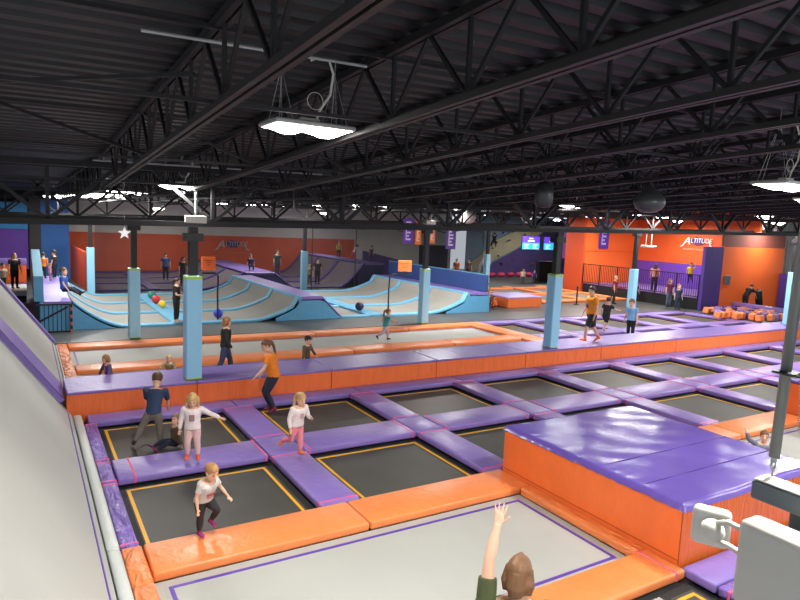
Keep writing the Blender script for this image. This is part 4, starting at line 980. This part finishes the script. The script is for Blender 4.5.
person('toddler in dark cap and camouflage top standing behind the walkway', 6.86, 16.3, -.1, 1.1, 150,
       dict(shirt=(96, 82, 66), pants=(60, 56, 52), hair=(90, 64, 46), cap=(40, 38, 40)), dict(lean=(0, .1, 1), ua_l=(-.4, .3, -1), fa_l=(-.2, .6, -.7), ua_r=(.45, .2, -1), fa_r=(.4, .5, -.8)), kid=True, near=True)
person('child peeping over the far corner of the big padded box with one hand raised', 11.31, 5.82, -.12, 1.02, 235,
       dict(shirt=(110, 120, 136), pants=(60, 60, 80), hair=(110, 74, 48)), dict(ua_r=(.7, .5, .5), fa_r=(.4, .2, 1)), kid=True, near=True)
# ramps
person('boy in blue T-shirt and dark trousers sitting at the edge of the purple starting deck', 1.3, 26.4, 1.1, 1.45, 110,
       dict(shirt=(40, 90, 170), sleeve=.6, pants=(34, 38, 58), socks=(30, 30, 34), hair=(120, 84, 60)), dict(hipz=.12, lean=(0, -.05, 1), th_l=(-.1, 1, .05), sh_l=(0, .9, -.5), th_r=(.1, 1, .0), sh_r=(0, .9, -.6), ua_l=(-.2, .3, -1), fa_l=(0, .6, -.8), ua_r=(.2, .3, -1), fa_r=(0, .6, -.8)), kid=True, near=True)
person('staff member in black standing on the light blue ramp pad behind the walkway column', 5.1, 25.2, .115, 1.7, 120,
       dict(shirt=(30, 28, 30), sleeve=.7, pants=(24, 24, 28), hair=(60, 40, 34), print=(170, 120, 70), print_shape=[(0, .02, .03, .04)]), dict(ua_l=(-.3, .3, -1), fa_l=(.5, .7, -.1), ua_r=(.3, .3, -1), fa_r=(-.5, .7, -.1), hairstyle='pony'))
def far(label, x, y, z, h, face, shirt, pants, hair=(60, 44, 34), kid=False, pose=None, style='short', grp=None, sleeve=.6, **k):
    p = dict(hairstyle=style); p.update(pose or {})
    return person(label, x, y, z, h, face, dict(shirt=shirt, sleeve=sleeve, pants=pants, hair=hair, socks=(40, 36, 40)), p, kid=kid, **k)
far('person in blue top standing behind the net, beside one in black', 7.9, 42.3, .05, 1.7, 200, (64, 96, 160), (40, 34, 44))
far('person in black with yellow trim standing behind the net near the backboard', 8.2, 38.7, .05, 1.72, 150, (40, 36, 40), (34, 32, 40), style='pony')
far('person in dark green jacket standing on the purple ramp crest behind the net', 13.95, 38.3, .62, 1.66, 160, (54, 78, 66), (60, 60, 72))
far('child in dark blue sitting on the purple ramp crest behind the net', 12.2, 38.2, 1.05, 1.3, 190, (40, 44, 90), (34, 36, 60), kid=True, pose=dict(hipz=.1, th_l=(-.15, 1, .1), sh_l=(0, .3, -1), th_r=(.15, 1, .1), sh_r=(0, .3, -1)))
far('child in grey top behind the net, next to the blue column', 16.4, 38.7, .04, 1.4, 220, (120, 104, 96), (60, 50, 60), kid=True)
far('adult in black standing behind the net where the purple floor meets the wall', 16.95, 38.7, .04, 1.7, 170, (34, 34, 40), (30, 30, 36))
far('child in yellow-green top behind the net', 20.3, 42.5, 1.64, 1.2, 200, (170, 180, 50), (50, 50, 70), kid=True)
far('child in pink and white leaping with arms spread behind the net', 20.0, 39.4, 1.64, 1.05, 80, (220, 200, 214), (200, 70, 110), kid=True, pose=dict(lean=(.4, .5, 1), ua_l=(-1, .2, .1), fa_l=(-1, .2, .2), ua_r=(1, .2, .2), fa_r=(1, .2, .2), th_l=(-.2, -.6, -1)), air=.1)
far('child in dark clothes walking behind the thin black net pole', 20.6, 37.9, 1.64, 1.1, 250, (44, 44, 56), (34, 34, 44), kid=True)
far('person in orange vest standing behind the navy barrier', 29.6, 40.2, .0, 1.75, 250, (240, 116, 36), (60, 54, 60))
far('person in grey crouching before the climbing wall behind the navy barrier', 31.6, 41.2, .0, 1.7, 250, (110, 92, 84), (60, 54, 60))
far('climber in black high on the cream climbing wall facet', 37.6, 45.4, 2.6, 1.35, 20, (24, 24, 28), (30, 30, 34), kid=True, pose=dict(ua_l=(-.7, .2, 1), fa_l=(-.2, .2, 1), ua_r=(.6, .2, .6), fa_r=(.2, .3, 1), th_l=(-.6, .3, -1), th_r=(.5, .2, -1)))
far('child in grey beside the small orange box by the navy barrier', 22.3, 27.3, 0, 1.25, 220, (160, 120, 80), (40, 40, 44), kid=True)
far('older child in olive top and dark trousers at the small orange box', 23.3, 28.9, 0, 1.62, 250, (120, 116, 84), (34, 34, 40), kid=True, style='pony')
far('child in orange top sitting on the floor by the small orange box', 22.1, 26.4, 0, .95, 200, (236, 110, 40), (226, 96, 36), kid=True, pose=dict(hipz=.12, th_l=(-.3, 1, .1), sh_l=(0, 1, -.1), th_r=(.3, 1, .1), sh_r=(0, 1, -.1)))
far('child in white top walking on the dark floor before the climbing wall', 34.6, 37.9, 0, 1.2, 200, (214, 200, 180), (90, 90, 96), kid=True)
far('child in purple top standing near the low black partition', 36.0, 38.1, 0, 1.08, 200, (84, 60, 150), (60, 50, 90), kid=True)
far('person in maroon hoodie standing behind the man in orange', 31.2, 25.9, 0, 1.7, 150, (136, 34, 58), (40, 36, 44), hair=(200, 180, 160))
far('child in black with olive sleeves standing by the queue barrier', 35.0, 28.7, .0, 1.25, 200, (60, 58, 44), (30, 30, 34), kid=True) if False else far('child in black beside the rear column at the queue barrier', 34.1, 26.6, .0, 1.25, 200, (52, 50, 42), (30, 30, 34), kid=True)
far('person in maroon top and grey jeans standing below the black railing', 33.9, 24.0, 0, 1.7, 190, (110, 44, 84), (88, 100, 120), hair=(140, 100, 70), style='long')
far('child in navy top with bare forearms walking on the dark floor below the railing', 32.4, 21.3+1.5, 0, 1.5, 200, (40, 50, 80), (34, 54, 70), hair=(140, 110, 80), kid=True) if False else far('child in navy top walking on the dark floor between railing and rear trampolines', 33.2, 22.9, 0, 1.5, 200, (40, 50, 80), (34, 54, 70), hair=(140, 110, 80), kid=True)
far('person in pink top and dark leggings standing on the raised platform', 35.6, 26.4, .73, 1.7, 60, (206, 130, 130), (44, 36, 48), style='long')
far('child in yellow top and navy trousers jumping on the raised platform', 37.6, 25.2, .73, 1.35, 250, (236, 206, 40), (40, 36, 80), kid=True, pose=dict(ua_l=(-.6, .4, .4), fa_l=(.1, .6, .8), th_l=(-.3, .4, -1), sh_l=(0, -.8, -1)), air=.55)
far('person in black bending over beside the black bolster at the orange panel', 37.8, 21.5, .01, 1.7, 100, (28, 28, 30), (30, 30, 34), hair=(70, 50, 38), pose=dict(lean=(0, .75, 1), ua_l=(-.1, .7, -1), fa_l=(0, .6, -1), ua_r=(.1, .7, -1), fa_r=(0, .6, -1)))
# far deck by the sloped wall
far('person in dark clothes at the orange padded block, in front of the purple wall', -.35, 33.8, .56, 1.6, 150, (40, 34, 40), (34, 30, 36), hair=(190, 150, 100), style='long')
far('child in pale top standing on the landing platform by the purple wall', -.8, 33.3, .56, 1.2, 150, (214, 190, 170), (90, 120, 70), kid=True)
far('child in orange top on the starting deck before the grey pillar', .8, 33.4, 1.06, 1.2, 20, (240, 120, 36), (40, 36, 44), kid=True)
far('small child in pink on the starting deck beside the child in orange', 1.03, 32.4, 1.06, .75, 90, (226, 130, 140), (196, 110, 120), kid=True, hair=(170, 120, 80))
far('person in black standing on the starting deck before the royal blue panel', 1.28, 33.9, 1.06, 1.28, 300, (36, 36, 42), (30, 30, 36), kid=True)
# ------------------------------------------------------------------ lights
FIX = [(2.6,6.3,5.24),(3.03,14.6,4.91),(1.41,38.55,4.97),(1.95,38.9,4.98),(1.89,35.24,4.98),(2.3,32.95,4.98),(2.8,33.0,4.99),(2.6,28.33,4.99),(3.3,29.03,5.0),(3.0,24.3,5.0),(3.85,24.7,5.0),
 (10.59,39.26,5.11),(12.7,40.32,5.14),(12.9,37.23,5.15),(13.9,38.2,5.16),(14.88,34.0,5.17),(15.1,29.1,5.18),(16.2,29.1,5.19),(16.2,23.2,5.19),(17.5,23.8,5.21),(30.6,38.0,5.41),(16.7,16.0,5.2),(32.4,35.6,5.44),(25.1,25.7,5.33),(31.5,28.7,5.42),(32.7,29.0,5.44),(24.4,19.4,5.32),(30.4,22.5,5.4),(29.4,21.5,5.4),(28.5,15.8,5.38),(9.49,5.01,5.09),(41,22.8,5.57)]
LLAB = {(2.6, 6.3): 'large lit LED ceiling light with white cable loop, hanging closest to the viewing deck', (3.03, 14.6): 'lit LED ceiling light just above the blue column on the walkway by the sloped wall', (16.7, 16.0): 'lit LED ceiling light above the column beside the man in orange', (9.49, 5.01): 'bright LED ceiling light cut by the frame above the grey pole'}
def fixture(x, y, z, near):
    t = empty('ceiling_light', (x, y, z), LLAB.get((round(x,2), round(y,2)), 'glowing white LED ceiling light hanging from the black roof joists'), 'ceiling light', 'LED ceiling lights' if (round(x,2), round(y,2)) not in LLAB else 'near LED lights')
    MB().rbox(x-.44, x+.44, y-.27, y+.27, z, z+.05, .012, 1).build('housing', GALV if near else WHITE_PLASTIC, t)
    for s in (-1, 1):
        d = MB(); cx = x+s*.215
        d.sheet(lambda u, v: (cx-.2+.4*u, y-.24+.48*v, z-.004-(.07 if near else .13)*math.sin(PI*u)*math.sin(PI*v)), 10, 6)
        d.build('diffuser', LED, t, smooth=True)
    if near:
        MB().rbox(x-.1, x+.12, y-.06, y+.06, z+.051, z+.11, .01, 1).build('driver_box', WHITE_PLASTIC, t)
        dz = deckz(x, y)-z
        for sx in (-.3, .3):
            wm = MB()
            for sy in (-.2, .2):
                wm.tube([(x+sx-.06, y+sy, z+.05), (x+sx, y, z+dz*.8)], .003, 5); wm.tube([(x+sx+.06, y+sy, z+.05), (x+sx, y, z+dz*.8)], .003, 5)
            wm.tube([(x+sx, y, z+dz*.8), (x+sx, y, z+dz)], .004, 5)
            wm.build('suspension_wire', GALV, t)
        cm = MB(); cm.tube([(x+.1, y, z+.1), (x+.13, y, z+.2), (x+.24, y-.02, z+.38), (x+.27, y-.02, z+.6), (x+.2, y, z+.8), (x+.02, y, z+dz-.03)], .013, 6)
        cm.tube([(x+.08+.09*math.cos(a), y, z+.3+.09*math.sin(a)) for a in [2*PI*k/12 for k in range(13)]], .004, 5)
        cm.build('power_cable', WHITE_PLASTIC, t)
    else:
        MB().tube([(x, y, z+.05), (x, y, deckz(x, y)-.02)], .01, 5).build('hanger', STEEL_DK, t)
    return t
def lamp(x, y, z, e):
    l = bpy.data.lights.new('lamp', 'AREA'); l.shape = 'RECTANGLE'; l.size = .8; l.size_y = .45; l.energy = e; l.color = (1, .97, .92)
    o = bpy.data.objects.new('lamp', l); o.location = (x, y, z-.03 if y < 17 and x < 20 else z-.2); COL.objects.link(o)
for i, (x, y, z) in enumerate(FIX):
    t = fixture(x, y, z, y < 17 and x < 20 or (x < 4 and y < 26))
    lamp(x, y, z, 120 if (x < 4.2 and 20 < y < 26) else 80 if (x < 4.2 and y > 20) else 400 if (y < 20 and x < 22) else 260 if (14 < x < 18 and y < 25) else 130 if (14 < x < 18 and y < 32) else 110 if (x < 20 and y > 32) else 190)
for (x, y) in ((37.6, 26.6), (39.5, 21.0), (20, 45), (8, 45.5), (41, 41), (2.6, 1.0), (9.4, -.5), (16.5, 8), (23.5, 11), (16.6, 1.5), (23.5, 4)):  # extra fixtures; those in the orange room and at far walls added for brightness
    z = deckz(x, y)-.85; fixture(x, y, z, False); lamp(x, y, z, 850 if y < 6 else 170 if x > 30 else 120 if y > 40 else 320)

# ------------------------------------------------------------------ equipment hanging beside the viewing deck
t = empty('sensor_panel', (1.56, .6, 3.38), 'large pale grey rounded panel hanging just below the grey pole and hook', 'sensor unit')
MB().rbox(1.53, 1.61, .2, .825, 3.37, 3.59, .014, 3).build('panel_body', mat('panel_grey', rgb(208, 204, 192), .5), t, smooth=True)
MB().rbox(1.612, 1.64, .3, .78, 3.40, 3.57, .01, 2).build('back_cover', WHITE_PLASTIC, t)  # cover on the panel's back, joined to no support
t = empty('swivel_mount', (1.66, .9, 3.45), 'white rounded swivel mount plate with ball joint and two arms beside the grey panel', 'mount')
m = MB().rbox(-.02, .02, -.05, .05, -.056, .056, .0199, 5).build('mount_plate', WHITE_PLASTIC, t, smooth=True)
m.matrix_world = Matrix.Translation((1.66, .97, 3.475)) @ Matrix.Rotation(math.radians(28), 4, 'Z')
MB().ball((1.635, .95, 3.475), (.03, .034, .034), 16, 10).build('ball_joint', WHITE_PLASTIC, t, smooth=True)
MB().tube([(1.635, .945, 3.50), (1.625, .9, 3.525), (1.6, .83, 3.53)], .008, 8).build('arm', WHITE_PLASTIC, t, smooth=True)
MB().tube([(1.635, .945, 3.455), (1.625, .89, 3.46), (1.6, .83, 3.465)], .008, 8).build('arm', WHITE_PLASTIC, t, smooth=True)
t = empty('mounting_bar', (1.69, .5, 3.61), 'dark grey metal bar with pale top hung from the grey pole by a hook', 'bar')
MB().rbox(1.65, 1.72, .1, .868, 3.605, 3.655, .004, 1).build('channel', mat('bar_grey', rgb(96, 104, 108), .4, metal=.4), t)
MB().box(1.655, 1.715, .1, .863, 3.656, 3.66).build('top_strip', WHITE_PLASTIC, t)
MB().rbox(1.72, 1.80, .1, .80, 3.535, 3.59, .006, 2).build('lower_channel', mat('bar_dark', rgb(80, 86, 92), .4, metal=.4), t)
t = empty('hanging_pole', (1.69, .83, 3.7), 'dark grey pole hanging from the roof with coiled pale cable tied to it', 'pole')
pb, pt = Vector((1.71, .848, 3.715)), Vector((1.68, .80, 5.9))
MB().tube([pb, pt], .0135, 14).build('pole_tube', mat('pole_grey', rgb(120, 124, 122), .4, metal=.3), t, smooth=True)
hk = MB(); hk.tube([pb, (1.71, .848, 3.70)], .008, 8); hk.tube([(1.71+.01*math.sin(a), .848, 3.692+.012*math.cos(a)) for a in [2*PI*k/12 for k in range(13)]], .003, 6); hk.tube([(1.71, .848, 3.681), (1.71, .848, 3.662)], .003, 6)
hk.build('hook', GALV, t)
cb = MB(); n = 2200; pts = []
for k in range(n):
    q = k/(n-1); z = 3.80+(5.7-3.80)*q; off = .02+(.03*math.sin(min(1, (1-q)*6)*PI) if False else 0); sag = .05*max(0, 1-q*5)
    a = k*.62; c = pb.lerp(pt, (z-3.715)/(5.9-3.715))
    pts.append((c.x+.008*math.cos(a)+.01+sag*.2, c.y-off-sag*.6+.008*math.sin(a), z))
cb.tube(pts, .0035, 4); cb.build('coiled_cable', mat('cable_pale', rgb(170, 172, 168), .4), t, smooth=True)
MB().rbox(1.675, 1.735, .795, .865, 3.945, 3.952, .003, 1).build('cable_tie', BLACK, t)
